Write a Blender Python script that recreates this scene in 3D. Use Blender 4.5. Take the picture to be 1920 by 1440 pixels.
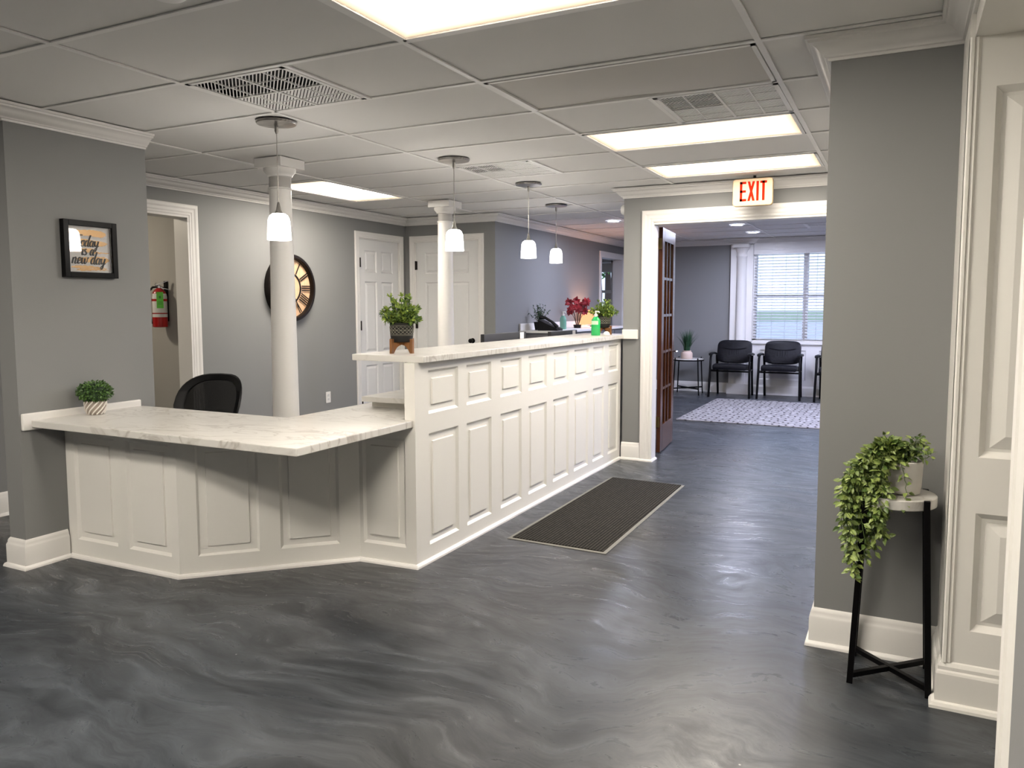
import bpy, bmesh, math, random
from mathutils import Vector, Matrix
random.seed(7)
sc = bpy.context.scene
for o in list(bpy.data.objects): bpy.data.objects.remove(o)
COL = sc.collection
PI = math.pi
CE = 2.408                                   # ceiling height

# ------------------------------------------------------------------ camera
cam_d = bpy.data.cameras.new('camera')
cam_d.sensor_fit = 'HORIZONTAL'; cam_d.sensor_width = 36.0
F_PX = 1453.47; CY = 695.46
cam_d.lens = F_PX / 1920 * 36.0
cam_d.shift_y = -(720 - CY) / 1920
cam_d.clip_start = 0.02; cam_d.clip_end = 200
cam = bpy.data.objects.new('camera', cam_d); COL.objects.link(cam)
yaw, pitch, roll = math.radians(26.664), math.radians(4.84), math.radians(-0.102)
fw = Vector((-math.sin(yaw)*math.cos(pitch), math.cos(yaw)*math.cos(pitch), -math.sin(pitch)))
rt = Vector((math.cos(yaw), math.sin(yaw), 0)); up = rt.cross(fw)
r2 = rt*math.cos(roll) + up*math.sin(roll); u2 = -rt*math.sin(roll) + up*math.cos(roll)
M = Matrix((r2, u2, -fw)).transposed().to_4x4(); M.translation = Vector((0, 0, 1.39))
cam.matrix_world = M
sc.camera = cam

# ------------------------------------------------------------------ view and world
sc.view_settings.view_transform = 'Standard'; sc.view_settings.look = 'None'
sc.view_settings.gamma = 1.0; sc.view_settings.use_curve_mapping = False
sc.view_settings.exposure = 2.35
try:
    sc.cycles.use_denoising = True; sc.cycles.max_bounces = 10; sc.cycles.diffuse_bounces = 6
    sc.cycles.transparent_max_bounces = 16; sc.cycles.sample_clamp_indirect = 6
    sc.cycles.caustics_reflective = False; sc.cycles.caustics_refractive = False
except Exception: pass
W = bpy.data.worlds.new('overcast_sky'); sc.world = W; W.use_nodes = True
nt = W.node_tree; bg = nt.nodes['Background']
WORLD_STR = .36
tc = nt.nodes.new('ShaderNodeTexCoord'); sep = nt.nodes.new('ShaderNodeSeparateXYZ'); rmp = nt.nodes.new('ShaderNodeValToRGB')
nt.links.new(tc.outputs['Generated'], sep.inputs[0]); nt.links.new(sep.outputs['Z'], rmp.inputs[0]); nt.links.new(rmp.outputs[0], bg.inputs[0])
rmp.color_ramp.elements[0].color = (.62, .76, 1, 1); rmp.color_ramp.elements[1].color = (.5, .66, 1, 1)
bg.inputs[1].default_value = WORLD_STR

def area(name, loc, rot, sx, sy, power, col, portal=False):
    l = bpy.data.lights.new(name, 'AREA'); l.shape = 'RECTANGLE'; l.size = sx; l.size_y = sy
    l.energy = power; l.color = col
    if portal: l.cycles.is_portal = True
    o = bpy.data.objects.new(name, l); COL.objects.link(o); o.location = loc; o.rotation_euler = rot
    return o
# daylight enters by the windows: sampling portals only, they add no light of their own
area('window_portal', (-.7, 12.66, 1.5), (-PI/2, 0, 0), 2.9, 1.45, 1, (1, 1, 1), True)
area('window_portal', (-4.85, 12.66, 1.5), (-PI/2, 0, 0), 1.0, 1.5, 1, (1, 1, 1), True)

TROFFER = 8.6       # radiance of the lit ceiling troffers
PENDANT = 6.0
SPOT = 150.0

# ------------------------------------------------------------------ materials
def lin(c): return tuple((x/12.92 if x <= .04045 else ((x+.055)/1.055)**2.4) for x in c)
def S(r, g, b): return lin((r/255, g/255, b/255)) + (1,)
def pm(name, col, rough=.5, metal=0, spec=.5, trans=0, emit=None, es=0):
    m = bpy.data.materials.new(name); m.use_nodes = True
    b = m.node_tree.nodes['Principled BSDF']
    b.inputs['Base Color'].default_value = col; b.inputs['Roughness'].default_value = rough
    b.inputs['Metallic'].default_value = metal; b.inputs['Specular IOR Level'].default_value = spec
    if trans: b.inputs['Transmission Weight'].default_value = trans
    if emit: b.inputs['Emission Color'].default_value = emit; b.inputs['Emission Strength'].default_value = es
    return m
def nodes(m): return m.node_tree.nodes, m.node_tree.links, m.node_tree.nodes['Principled BSDF']
def noise_mix(m, c1, c2, scale, detail=4, dist=0, lo=.35, hi=.65, stretch=(1, 1, 1), bump=0, rot=(0, 0, 0), bd=.01):
    n, l, b = nodes(m)
    t = n.new('ShaderNodeTexCoord'); mp = n.new('ShaderNodeMapping'); ns = n.new('ShaderNodeTexNoise'); r = n.new('ShaderNodeValToRGB')
    mp.inputs['Scale'].default_value = stretch; mp.inputs['Rotation'].default_value = rot
    ns.inputs['Scale'].default_value = scale; ns.inputs['Detail'].default_value = detail; ns.inputs['Distortion'].default_value = dist
    l.new(t.outputs['Object'], mp.inputs[0]); l.new(mp.outputs[0], ns.inputs['Vector']); l.new(ns.outputs['Fac'], r.inputs[0])
    r.color_ramp.elements[0].position = lo; r.color_ramp.elements[0].color = c1
    r.color_ramp.elements[1].position = hi; r.color_ramp.elements[1].color = c2
    l.new(r.outputs[0], b.inputs['Base Color'])
    if bump:
        bp = n.new('ShaderNodeBump'); bp.inputs['Strength'].default_value = bump; bp.inputs['Distance'].default_value = bd
        l.new(ns.outputs['Fac'], bp.inputs['Height']); l.new(bp.outputs[0], b.inputs['Normal'])
    return m
def bumpy(m, scale, strength, dist=.002):
    n, l, b = nodes(m)
    t = n.new('ShaderNodeTexCoord'); ns = n.new('ShaderNodeTexNoise'); bp = n.new('ShaderNodeBump')
    ns.inputs['Scale'].default_value = scale; ns.inputs['Detail'].default_value = 3
    bp.inputs['Strength'].default_value = strength; bp.inputs['Distance'].default_value = dist
    l.new(t.outputs['Object'], ns.inputs['Vector']); l.new(ns.outputs['Fac'], bp.inputs['Height']); l.new(bp.outputs[0], b.inputs['Normal'])
    return m

gray_paint = bumpy(pm('gray_wall_paint', (.227, .228, .228, 1), .62, spec=.3), 160, .12)
beige_paint = bumpy(pm('beige_wall_paint', (.42, .405, .375, 1), .6, spec=.3), 160, .1)
white_trim = pm('white_trim_paint', (.74, .725, .70, 1), .38, spec=.4)
panel_white = pm('white_panel_paint', (.74, .725, .685, 1), .42, spec=.4)
door_white = pm('white_door_paint', (.70, .70, .69, 1), .4, spec=.4)
tile_mat = bumpy(pm('ceiling_tile', (.72, .71, .69, 1), .85, spec=.2), 220, .15)
grid_mat = pm('ceiling_grid_white', (.82, .81, .79, 1), .5)
black_gap = pm('shadow_gap_black', (.012, .012, .012, 1), .9)
black_metal = pm('black_metal', (.0025, .0023, .0027, 1), .36, .0, spec=.12)
black_plastic = pm('black_plastic', (.0032, .0032, .0040, 1), .45, spec=.25)
black_leather = noise_mix(pm('black_leather', (.01, .01, .013, 1), .45, spec=.18), (.0032, .0032, .0045, 1), (.006, .006, .009, 1), 30, bump=.3)
nickel = noise_mix(pm('brushed_nickel', (.5, .48, .45, 1), .32, 1), (.30, .29, .27, 1), (.5, .48, .45, 1), 6, stretch=(1, 14, 1))
brass = pm('aged_brass', (.28, .19, .07, 1), .4, 1)
bronze = pm('dark_bronze', (.010, .006, .0045, 1), .4, .3, spec=.3)
chrome = pm('chrome', (.8, .8, .82, 1), .15, 1)

def floor_material():
    m = pm('epoxy_floor', (.06, .06, .06, 1), .24, spec=.36); n, l, b = nodes(m)
    t = n.new('ShaderNodeTexCoord')
    def nz(scale, detail, dist, stretch, rot=(0, 0, 0)):
        mp = n.new('ShaderNodeMapping'); mp.inputs['Scale'].default_value = stretch; mp.inputs['Rotation'].default_value = rot
        x = n.new('ShaderNodeTexNoise'); x.inputs['Scale'].default_value = scale; x.inputs['Detail'].default_value = detail; x.inputs['Distortion'].default_value = dist
        l.new(t.outputs['Object'], mp.inputs[0]); l.new(mp.outputs[0], x.inputs['Vector']); return x
    wn = nz(.85, 3, .4, (1, 1, 1)); sb = n.new('ShaderNodeVectorMath'); sb.operation = 'SUBTRACT'; sb.inputs[1].default_value = (.5, .5, .5)
    sc_ = n.new('ShaderNodeVectorMath'); sc_.operation = 'SCALE'; sc_.inputs[3].default_value = 1.0
    ad = n.new('ShaderNodeVectorMath'); ad.operation = 'ADD'
    l.new(wn.outputs['Color'], sb.inputs[0]); l.new(sb.outputs[0], sc_.inputs[0]); l.new(sc_.outputs[0], ad.inputs[0]); l.new(t.outputs['Object'], ad.inputs[1])
    def nzw(scale, detail, stretch, rot):
        x = nz(scale, detail, .35, stretch, rot); mp = x.inputs['Vector'].links[0].from_node
        l.new(ad.outputs[0], mp.inputs[0]); x.inputs['Roughness'].default_value = .70; return x
    a = nzw(1.7, 14, (.55, 1.8, 1), (0, 0, .6)); c = nzw(3.2, 15, (.45, 2.3, 1), (0, 0, .2)); d = nz(.5, 3, .8, (1, 1, 1))
    r1 = n.new('ShaderNodeValToRGB'); e = r1.color_ramp.elements
    e[0].position = .34; e[0].color = (.018, .021, .025, 1); e[1].position = .70; e[1].color = (.098, .098, .100, 1)
    x = e.new(.46); x.color = (.038, .039, .041, 1); x = e.new(.55); x.color = (.055, .056, .058, 1)
    l.new(a.outputs['Fac'], r1.inputs[0])
    r2_ = n.new('ShaderNodeValToRGB'); e = r2_.color_ramp.elements
    e[0].position = .41; e[0].color = (.022, .023, .025, 1); e[1].position = .66; e[1].color = (.115, .117, .121, 1)
    l.new(c.outputs['Fac'], r2_.inputs[0])
    mx = n.new('ShaderNodeMixRGB'); mx.inputs[0].default_value = .42
    l.new(r1.outputs[0], mx.inputs[1]); l.new(r2_.outputs[0], mx.inputs[2])
    r3 = n.new('ShaderNodeValToRGB'); r3.color_ramp.elements[0].position = .35; r3.color_ramp.elements[0].color = (.93, .94, .95, 1)
    r3.color_ramp.elements[1].position = .65; r3.color_ramp.elements[1].color = (.82, .93, 1.05, 1)
    l.new(d.outputs['Fac'], r3.inputs[0])
    m2 = n.new('ShaderNodeMixRGB'); m2.blend_type = 'MULTIPLY'; m2.inputs[0].default_value = 1
    l.new(mx.outputs[0], m2.inputs[1]); l.new(r3.outputs[0], m2.inputs[2])
    g = nzw(7.5, 15, (.45, 2.2, 1), (0, 0, .3))
    r4 = n.new('ShaderNodeValToRGB'); r4.color_ramp.elements[0].position = .36; r4.color_ramp.elements[0].color = (.62, .62, .63, 1)
    r4.color_ramp.elements[1].position = .66; r4.color_ramp.elements[1].color = (1.28, 1.28, 1.28, 1)
    l.new(g.outputs['Fac'], r4.inputs[0])
    m4 = n.new('ShaderNodeMixRGB'); m4.blend_type = 'MULTIPLY'; m4.inputs[0].default_value = 1
    l.new(m2.outputs[0], m4.inputs[1]); l.new(r4.outputs[0], m4.inputs[2]); m2 = m4
    # tiny pale specks
    v = n.new('ShaderNodeTexVoronoi'); v.inputs['Scale'].default_value = 4.0
    l.new(t.outputs['Object'], v.inputs['Vector'])
    rs = n.new('ShaderNodeValToRGB'); rs.color_ramp.elements[0].position = .010; rs.color_ramp.elements[0].color = (1, 1, 1, 1)
    rs.color_ramp.elements[1].position = .018; rs.color_ramp.elements[1].color = (0, 0, 0, 1)
    l.new(v.outputs['Distance'], rs.inputs[0])
    m3 = n.new('ShaderNodeMixRGB'); m3.inputs[2].default_value = (.4, .4, .4, 1)
    l.new(rs.outputs[0], m3.inputs[0]); l.new(m2.outputs[0], m3.inputs[1])
    l.new(m3.outputs[0], b.inputs['Base Color'])
    rr = n.new('ShaderNodeMapRange'); rr.inputs[1].default_value = .38; rr.inputs[2].default_value = .64
    rr.inputs[3].default_value = .40; rr.inputs[4].default_value = .24
    l.new(g.outputs['Fac'], rr.inputs[0]); l.new(rr.outputs[0], b.inputs['Roughness'])
    bp = n.new('ShaderNodeBump'); bp.inputs['Strength'].default_value = .22; bp.inputs['Distance'].default_value = .003
    l.new(g.outputs['Fac'], bp.inputs['Height']); l.new(bp.outputs[0], b.inputs['Normal'])
    return m
floor_mat = floor_material()

def marble_material():
    m = pm('marble_laminate', (.8, .78, .74, 1), .28, spec=.5); n, l, b = nodes(m)
    t = n.new('ShaderNodeTexCoord'); mp = n.new('ShaderNodeMapping'); mp.inputs['Rotation'].default_value = (0, 0, .5)
    mp.inputs['Scale'].default_value = (1, 2.2, 1)
    ns = n.new('ShaderNodeTexNoise'); ns.inputs['Scale'].default_value = 2.6; ns.inputs['Detail'].default_value = 8; ns.inputs['Distortion'].default_value = 1.8
    l.new(t.outputs['Object'], mp.inputs[0]); l.new(mp.outputs[0], ns.inputs['Vector'])
    r = n.new('ShaderNodeValToRGB'); e = r.color_ramp.elements
    base = (.63, .615, .58, 1)
    e[0].position = 0; e[0].color = base; e[1].position = 1; e[1].color = base
    for p, c in ((.46, base), (.497, (.42, .395, .36, 1)), (.515, (.54, .52, .485, 1)), (.56, base)):
        x = e.new(p); x.color = c
    l.new(ns.outputs['Fac'], r.inputs[0])
    n2 = n.new('ShaderNodeTexNoise'); n2.inputs['Scale'].default_value = 1.4; n2.inputs['Detail'].default_value = 3
    l.new(t.outputs['Object'], n2.inputs['Vector'])
    rr = n.new('ShaderNodeValToRGB'); rr.color_ramp.elements[0].position = .36; rr.color_ramp.elements[1].position = .52
    l.new(n2.outputs['Fac'], rr.inputs[0])
    mx = n.new('ShaderNodeMixRGB'); mx.inputs[1].default_value = base
    l.new(rr.outputs[0], mx.inputs[0]); l.new(r.outputs[0], mx.inputs[2]); l.new(mx.outputs[0], b.inputs['Base Color'])
    return m
marble = marble_material()

def wood_mat(name, c1, c2, scale=9, stretch=(1, 1, .08), rough=.4):
    return noise_mix(pm(name, c1, rough), c1, c2, scale, 6, 1.2, .35, .65, stretch)
door_wood = wood_mat('cherry_wood', (.050, .015, .006, 1), (.100, .034, .013, 1), 22, rough=.25)
pot_wood = wood_mat('walnut_stain', (.15, .062, .020, 1), (.27, .12, .042, 1), 60)
clock_wood = wood_mat('pale_plank_wood', (.62, .38, .22, 1), (.74, .50, .32, 1), 26)
glass = bpy.data.materials.new('thin_glass'); glass.use_nodes = True
_n, _l = glass.node_tree.nodes, glass.node_tree.links
_n.clear(); _o = _n.new('ShaderNodeOutputMaterial'); _t = _n.new('ShaderNodeBsdfTransparent'); _g = _n.new('ShaderNodeBsdfGlossy')
_g.inputs['Roughness'].default_value = .02; _m = _n.new('ShaderNodeMixShader'); _f = _n.new('ShaderNodeFresnel'); _f.inputs[0].default_value = 1.45
_l.new(_f.outputs[0], _m.inputs[0]); _l.new(_t.outputs[0], _m.inputs[1]); _l.new(_g.outputs[0], _m.inputs[2]); _l.new(_m.outputs[0], _o.inputs[0])

def emit_mat(name, col, s):
    m = bpy.data.materials.new(name); m.use_nodes = True; n = m.node_tree.nodes; l = m.node_tree.links; n.clear()
    o = n.new('ShaderNodeOutputMaterial'); e = n.new('ShaderNodeEmission'); e.inputs[0].default_value = col; e.inputs[1].default_value = s
    l.new(e.outputs[0], o.inputs[0]); return m
def troffer_mat(name, s):
    # two tubes behind a prismatic lens: the lens gives off less light near its rim
    m = bpy.data.materials.new(name); m.use_nodes = True; n = m.node_tree.nodes; l = m.node_tree.links; n.clear()
    o = n.new('ShaderNodeOutputMaterial'); e = n.new('ShaderNodeEmission'); t = n.new('ShaderNodeTexCoord'); sp = n.new('ShaderNodeSeparateXYZ')
    l.new(t.outputs['Generated'], sp.inputs[0])
    def edge(ax, k):
        a = n.new('ShaderNodeMath'); a.operation = 'SUBTRACT'; a.inputs[1].default_value = .5; l.new(sp.outputs[ax], a.inputs[0])
        b = n.new('ShaderNodeMath'); b.operation = 'ABSOLUTE'; l.new(a.outputs[0], b.inputs[0])
        c = n.new('ShaderNodeMath'); c.operation = 'MULTIPLY'; c.inputs[1].default_value = 2; l.new(b.outputs[0], c.inputs[0])
        d = n.new('ShaderNodeMath'); d.operation = 'POWER'; d.inputs[1].default_value = k; l.new(c.outputs[0], d.inputs[0]); return d
    a, b = edge('X', 7), edge('Y', 3)
    c = n.new('ShaderNodeMath'); c.operation = 'MAXIMUM'; l.new(a.outputs[0], c.inputs[0]); l.new(b.outputs[0], c.inputs[1])
    r = n.new('ShaderNodeValToRGB'); r.color_ramp.elements[0].color = (1, .915, .80, 1); r.color_ramp.elements[0].position = .12
    r.color_ramp.elements[1].color = (.021, .016, .011, 1); r.color_ramp.elements[1].position = 1
    x = r.color_ramp.elements.new(.55); x.color = (.050, .038, .026, 1)
    l.new(c.outputs[0], r.inputs[0]); l.new(r.outputs[0], e.inputs[0]); e.inputs[1].default_value = s
    l.new(e.outputs[0], o.inputs[0]); return m
lit_lens = troffer_mat('lit_troffer_lens', TROFFER)
cool_fill_lens = emit_mat('lit_cool_fill_lens', (.68, .71, 1, 1), 13.0)
pendant_glow = emit_mat('lit_frosted_glass', (1, .94, .88, 1), PENDANT)
dome_fill = emit_mat('fill_dome_glass', (1, .88, .70, 1), 19.0)
dome_fill_cool = emit_mat('cool_fill_dome_glass', (.70, .76, 1, 1), 9.0)
spot_glow = emit_mat('lit_led_lens', (.74, .78, 1, 1), SPOT)
lamp_glow = emit_mat('lit_lamp_shade', (1, .40, .19, 1), .34)
bulb_glow = emit_mat('warm_bulb', (1, .50, .28, 1), 55.0)

def island_mat(name, c1, c2, rough=.45):
    m = pm(name, c1, rough); n, l, b = nodes(m)
    g = n.new('ShaderNodeNewGeometry'); r = n.new('ShaderNodeValToRGB')
    r.color_ramp.elements[0].color = c1; r.color_ramp.elements[1].color = c2
    l.new(g.outputs['Random Per Island'], r.inputs[0]); l.new(r.outputs[0], b.inputs['Base Color'])
    b.inputs['Subsurface Weight'].default_value = 0
    return m
leaf_bright = island_mat('variegated_leaf', (.040, .085, .012, 1), (.30, .38, .10, 1))
leaf_box = island_mat('boxwood_leaf', (.018, .055, .012, 1), (.09, .19, .03, 1))
leaf_euc = island_mat('waxy_leaf', (.030, .095, .035, 1), (.36, .47, .07, 1))
leaf_far = island_mat('dusty_leaf', (.03, .065, .04, 1), (.07, .12, .07, 1))
leaf_grass = island_mat('grass_blade', (.012, .05, .022, 1), (.04, .11, .045, 1))
stem_mat = pm('green_stem', (.06, .10, .02, 1), .6)
twig_mat = pm('brown_twig', (.05, .028, .016, 1), .7)
petal_mat = island_mat('red_petal', (.13, .002, .006, 1), (.36, .006, .014, 1), .55)

# ------------------------------------------------------------------ mesh helpers
class MB:
    def __init__(s): s.v = []; s.f = []; s.m = []
    def add(s, vs, fs, mat=0):
        k = len(s.v); s.v += [tuple(v) for v in vs]
        for f in fs: s.f.append(tuple(i+k for i in f)); s.m.append(mat)
    def box(s, x0, x1, y0, y1, z0, z1, mat=0):
        s.add([(x0,y0,z0),(x1,y0,z0),(x1,y1,z0),(x0,y1,z0),(x0,y0,z1),(x1,y0,z1),(x1,y1,z1),(x0,y1,z1)],
              [(0,3,2,1),(4,5,6,7),(0,1,5,4),(1,2,6,5),(2,3,7,6),(3,0,4,7)], mat); return s
    def bar(s, p, q, w, h, mat=0, up=(0,0,1)):
        p, q = Vector(p), Vector(q); d = (q-p).normalized(); u = Vector(up)
        if abs(d.dot(u)) > .95: u = Vector((0,1,0))
        a = d.cross(u).normalized(); b = a.cross(d).normalized()
        vs = [c + a*(sx*w/2) + b*(sy*h/2) for c in (p, q) for sx, sy in ((-1,-1),(1,-1),(1,1),(-1,1))]
        s.add(vs, [(0,3,2,1),(4,5,6,7),(0,1,5,4),(1,2,6,5),(2,3,7,6),(3,0,4,7)], mat); return s
    def prism(s, poly, z0, z1, mat=0):
        n = len(poly)
        ar = sum(poly[i][0]*poly[(i+1)%n][1]-poly[(i+1)%n][0]*poly[i][1] for i in range(n))
        if ar < 0: poly = poly[::-1]
        s.add([(x,y,z0) for x,y in poly]+[(x,y,z1) for x,y in poly],
              [tuple(range(n-1,-1,-1)), tuple(range(n,2*n))]+[(i,(i+1)%n,n+(i+1)%n,n+i) for i in range(n)], mat); return s
    def loft(s, rings, mat=0, closed=True, caps=True):
        n = len(rings[0]); vs = [v for r in rings for v in r]; fs = []
        for k in range(len(rings)-1):
            for i in range(n if closed else n-1):
                j = (i+1) % n; fs.append((k*n+i, k*n+j, (k+1)*n+j, (k+1)*n+i))
        if caps: fs.append(tuple(range(n-1,-1,-1))); fs.append(tuple((len(rings)-1)*n+i for i in range(n)))
        s.add(vs, fs, mat); return s
    def lathe(s, prof, c=(0,0,0), n=24, axis='z', mat=0, caps=True):
        rings = []
        for r, z in prof:
            ring = []
            for i in range(n):
                a = 2*PI*i/n; x, y = r*math.cos(a), r*math.sin(a)
                p = (x, y, z) if axis == 'z' else ((z, x, y) if axis == 'x' else (y, z, x))
                ring.append((c[0]+p[0], c[1]+p[1], c[2]+p[2]))
            rings.append(ring)
        return s.loft(rings, mat, True, caps)
    def tube(s, pts, r, n=8, mat=0, caps=True):
        pts = [Vector(p) for p in pts]; rings = []; ref = Vector((0.13, .29, 1)).normalized()
        for i, p in enumerate(pts):
            d = (pts[min(i+1, len(pts)-1)] - pts[max(i-1, 0)])
            d = d.normalized() if d.length > 1e-9 else Vector((0,0,1))
            a = d.cross(ref)
            if a.length < .05: a = d.cross(Vector((1,0,0)))
            a.normalize(); b = d.cross(a).normalized(); ref = a.cross(d) if a.cross(d).length > .1 else ref
            rr = r[i] if isinstance(r, (list, tuple)) else r
            rings.append([p + a*(rr*math.cos(2*PI*k/n)) + b*(rr*math.sin(2*PI*k/n)) for k in range(n)])
        return s.loft(rings, mat, True, caps)
    def sweep(s, path, prof, side=1, mat=0, closed=False):
        """profile (out, z) along a horizontal path; out goes to the left of travel times side"""
        P = [Vector((p[0], p[1], 0)) for p in path]; n = len(P); rings = []
        for i in range(n):
            def nrm(a, b): d = (b-a).normalized(); return Vector((-d.y, d.x, 0))*side
            n1 = nrm(P[i-1], P[i]) if (i > 0 or closed) else nrm(P[i], P[i+1])
            n2 = nrm(P[i], P[(i+1) % n]) if (i < n-1 or closed) else n1
            m_ = (n1+n2); m_ = m_ / (m_.dot(n1)) if m_.dot(n1) > .2 else n1
            rings.append([(P[i].x+m_.x*o, P[i].y+m_.y*o, z) for o, z in prof])
        if closed: rings.append(rings[0])
        return s.loft(rings, mat, True, not closed)
    def panels(s, O, U, V, N, Wd, Hg, us, vs, mat=0, d=.010, m1=.012, m2=.016, m3=.022, rise=.007):
        """flat face with raised panels sunk in it; us / vs are the panel spans"""
        O, U, V, N = Vector(O), Vector(U), Vector(V), Vector(N)
        def cuts(sp, L):
            c = [0.0]; k = []
            for a, b in sp: k.append(0); c.append(a); k.append(1); c.append(b)
            k.append(0); c.append(L); return c, k
        cu, ku = cuts(us, Wd); cv, kv = cuts(vs, Hg)
        P = lambda u, v, w=0: O+U*u+V*v+N*w
        flip = U.cross(V).dot(N) < 0
        def quad(a, b, c, e): s.add([a, b, c, e], [(3,2,1,0) if flip else (0,1,2,3)], mat)
        for i in range(len(ku)):
            for j in range(len(kv)):
                u0, u1, v0, v1 = cu[i], cu[i+1], cv[j], cv[j+1]
                if u1-u0 < 1e-6 or v1-v0 < 1e-6: continue
                if not (ku[i] and kv[j]): quad(P(u0,v0), P(u1,v0), P(u1,v1), P(u0,v1)); continue
                lev = [(0, 0), (m1*.35, -d*.35), (m1, -d), (m1+m2, -d), (m1+m2+.001, -d+.002), (m1+m2+m3, -d+rise)]
                R = [[P(u0+a,v0+a,w), P(u1-a,v0+a,w), P(u1-a,v1-a,w), P(u0+a,v1-a,w)] for a, w in lev]
                for k in range(len(R)-1):
                    for q in range(4):
                        r = (q+1) % 4; quad(R[k][q], R[k][r], R[k+1][r], R[k+1][q])
                quad(*R[-1])
        return s
    def leaf(s, p, d, nrm, L, Wd, mat=0, fold=.25, droop=.2):
        p, d, nrm = Vector(p), Vector(d).normalized(), Vector(nrm)
        a = d.cross(nrm)
        if a.length < 1e-3: a = d.cross(Vector((.3,.7,.2)))
        a.normalize(); nn = a.cross(d).normalized()
        m = p+d*(L*.45)+nn*(.02*L); t = p+d*L-nn*(droop*L)
        e1 = p+d*(L*.38)+a*(Wd/2)+nn*(fold*Wd/2); e2 = p+d*(L*.38)-a*(Wd/2)+nn*(fold*Wd/2)
        f1 = p+d*(L*.75)+a*(Wd*.33)+nn*(fold*Wd*.3-droop*L*.4); f2 = p+d*(L*.75)-a*(Wd*.33)+nn*(fold*Wd*.3-droop*L*.4)
        mm = p+d*(L*.76)-nn*(droop*L*.45)
        s.add([p, e1, f1, t, f2, e2, m, mm], [(0,1,6),(1,2,7,6),(2,3,7),(0,6,5),(6,7,4,5),(7,3,4)], mat)
ORIG = {}
def tag(o, label=None, cat=None, group=None, kind=None):
    if label: o['label'] = label
    if cat: o['category'] = cat
    if group: o['group'] = group
    if kind: o['kind'] = kind
    return o
def thing(name, loc, label, cat, group=None, kind=None):
    o = bpy.data.objects.new(name, None); o.empty_display_size = .05; COL.objects.link(o); o.location = loc
    ORIG[o] = Vector(loc); return tag(o, label, cat, group, kind)
def build(name, mb, mats, parent=None, smooth=False, bevel=0, origin=None, seg=2):
    if not isinstance(mats, (list, tuple)): mats = [mats]
    og = ORIG[parent] if parent is not None else Vector(origin or (0,0,0))
    me = bpy.data.meshes.new(name)
    me.from_pydata([(v[0]-og.x, v[1]-og.y, v[2]-og.z) for v in mb.v], [], mb.f)
    for m in mats: me.materials.append(m)
    me.polygons.foreach_set('material_index', mb.m)
    me.validate(); me.update()
    if smooth:
        me.polygons.foreach_set('use_smooth', [True]*len(me.polygons)); me.set_sharp_from_angle(angle=.7)
    o = bpy.data.objects.new(name, me); COL.objects.link(o)
    if parent is not None: o.parent = parent
    else: o.location = og
    ORIG[o] = og
    if bevel:
        b = o.modifiers.new('bevel', 'BEVEL'); b.width = bevel; b.segments = seg; b.limit_method = 'ANGLE'; b.angle_limit = .7
    return o
def struct(name, mb, mats, parent=None, **k):
    o = build(name, mb, mats, parent, **k)
    if parent is None: o['kind'] = 'structure'
    return o
KIDS = {}
def kids(o): return [c for c in bpy.data.objects if c.parent == o]
def copy_tree(o, loc=None, rz=None, label=None, parent=None):
    c = o.copy(); COL.objects.link(c)
    if parent is not None: c.parent = parent
    if loc is not None: c.location = loc
    if rz is not None: c.rotation_euler = (0, 0, rz)
    if label: c['label'] = label
    for ch in kids(o): copy_tree(ch, parent=c)
    return c

# ================================================================== SETTING
f = MB(); f.box(-8.2, 3.2, -2.7, 12.62, -.12, 0); struct('floor', f, floor_mat)

# ---- ceiling: lay-in tiles 1.236 x 0.61 in a white grid
GX = [-1.7736+1.2362*k for k in range(-5, 5)]; GY0 = 1.985; RY = .61
GY = [GY0+RY*k for k in range(-8, 18)]
skip = []                                     # (x0,x1,y0,y1) openings for fixtures
def cell(cx, r, half=None):                   # column from G1+cx, row r..r+1
    x0 = -1.7736+1.2362*cx; x1 = x0+1.2362; xm = x0+.618
    if half == 0: x1 = xm
    if half == 1: x0 = xm
    y0 = GY0+RY*r; return (x0, x1, y0, y0+RY)
LITS = [cell(0,0), cell(0,4), cell(0,6), cell(0,-3), cell(-2,-3), cell(-1,-4)]  # the last three are unseen panels added to brighten the reception
COOL_FILL = [cell(1,10), cell(1,13)]  # hidden panels added to lift the waiting room with bluish light
UNLIT = cell(0,2)
ROT = (-4.856, -4.246, GY0+RY*5, GY0+RY*7)
VENTS = [cell(-1,1,0), cell(0,3,1), cell(-1,5,0), (-1.155, -.537, GY0+RY*14, GY0+RY*15)]
skip = LITS+COOL_FILL+[UNLIT, ROT]+VENTS
ct = MB(); cg = MB(); TZ = CE+.007
xs = sorted(set([-8.2]+[g for g in GX if -8.2 < g < 3.2]+[3.2])); ys = [-2.7]+[g for g in GY if -2.7 < g < 12.6]+[12.62]
extra_x = -4.856
def inside(a, b): return a[0] >= b[0]-.02 and a[1] <= b[1]+.02 and a[2] >= b[2]-.02 and a[3] <= b[3]+.02
for i in range(len(xs)-1):
    for j in range(len(ys)-1):
        y0, y1 = ys[j], ys[j+1]
        parts = [(xs[i], xs[i+1])]
        for s_ in skip:
            if s_[2] < (y0+y1)/2 < s_[3] and s_[0] > xs[i]-.02 and s_[1] < xs[i+1]+.02 and (s_[1]-s_[0]) < 1:
                m_ = s_[0] if abs(s_[0]-xs[i]) > .1 else s_[1]; parts = [(xs[i], m_), (m_, xs[i+1])]
        for a, b in parts:
            if any(inside((a, b, y0, y1), s_) for s_ in skip): continue
            dz = random.uniform(0, .0012)
            e = .004
            ct.box(a+e, b-e, y0+e, y1-e, TZ+dz, TZ+.018)
        if len(parts) == 2: cg.box(parts[0][1]-.011, parts[0][1]+.011, y0, y1, CE-.001, CE+.006)
ct.box(-8.3, 3.3, -2.8, 12.75, CE+.22, CE+.32)
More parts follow.
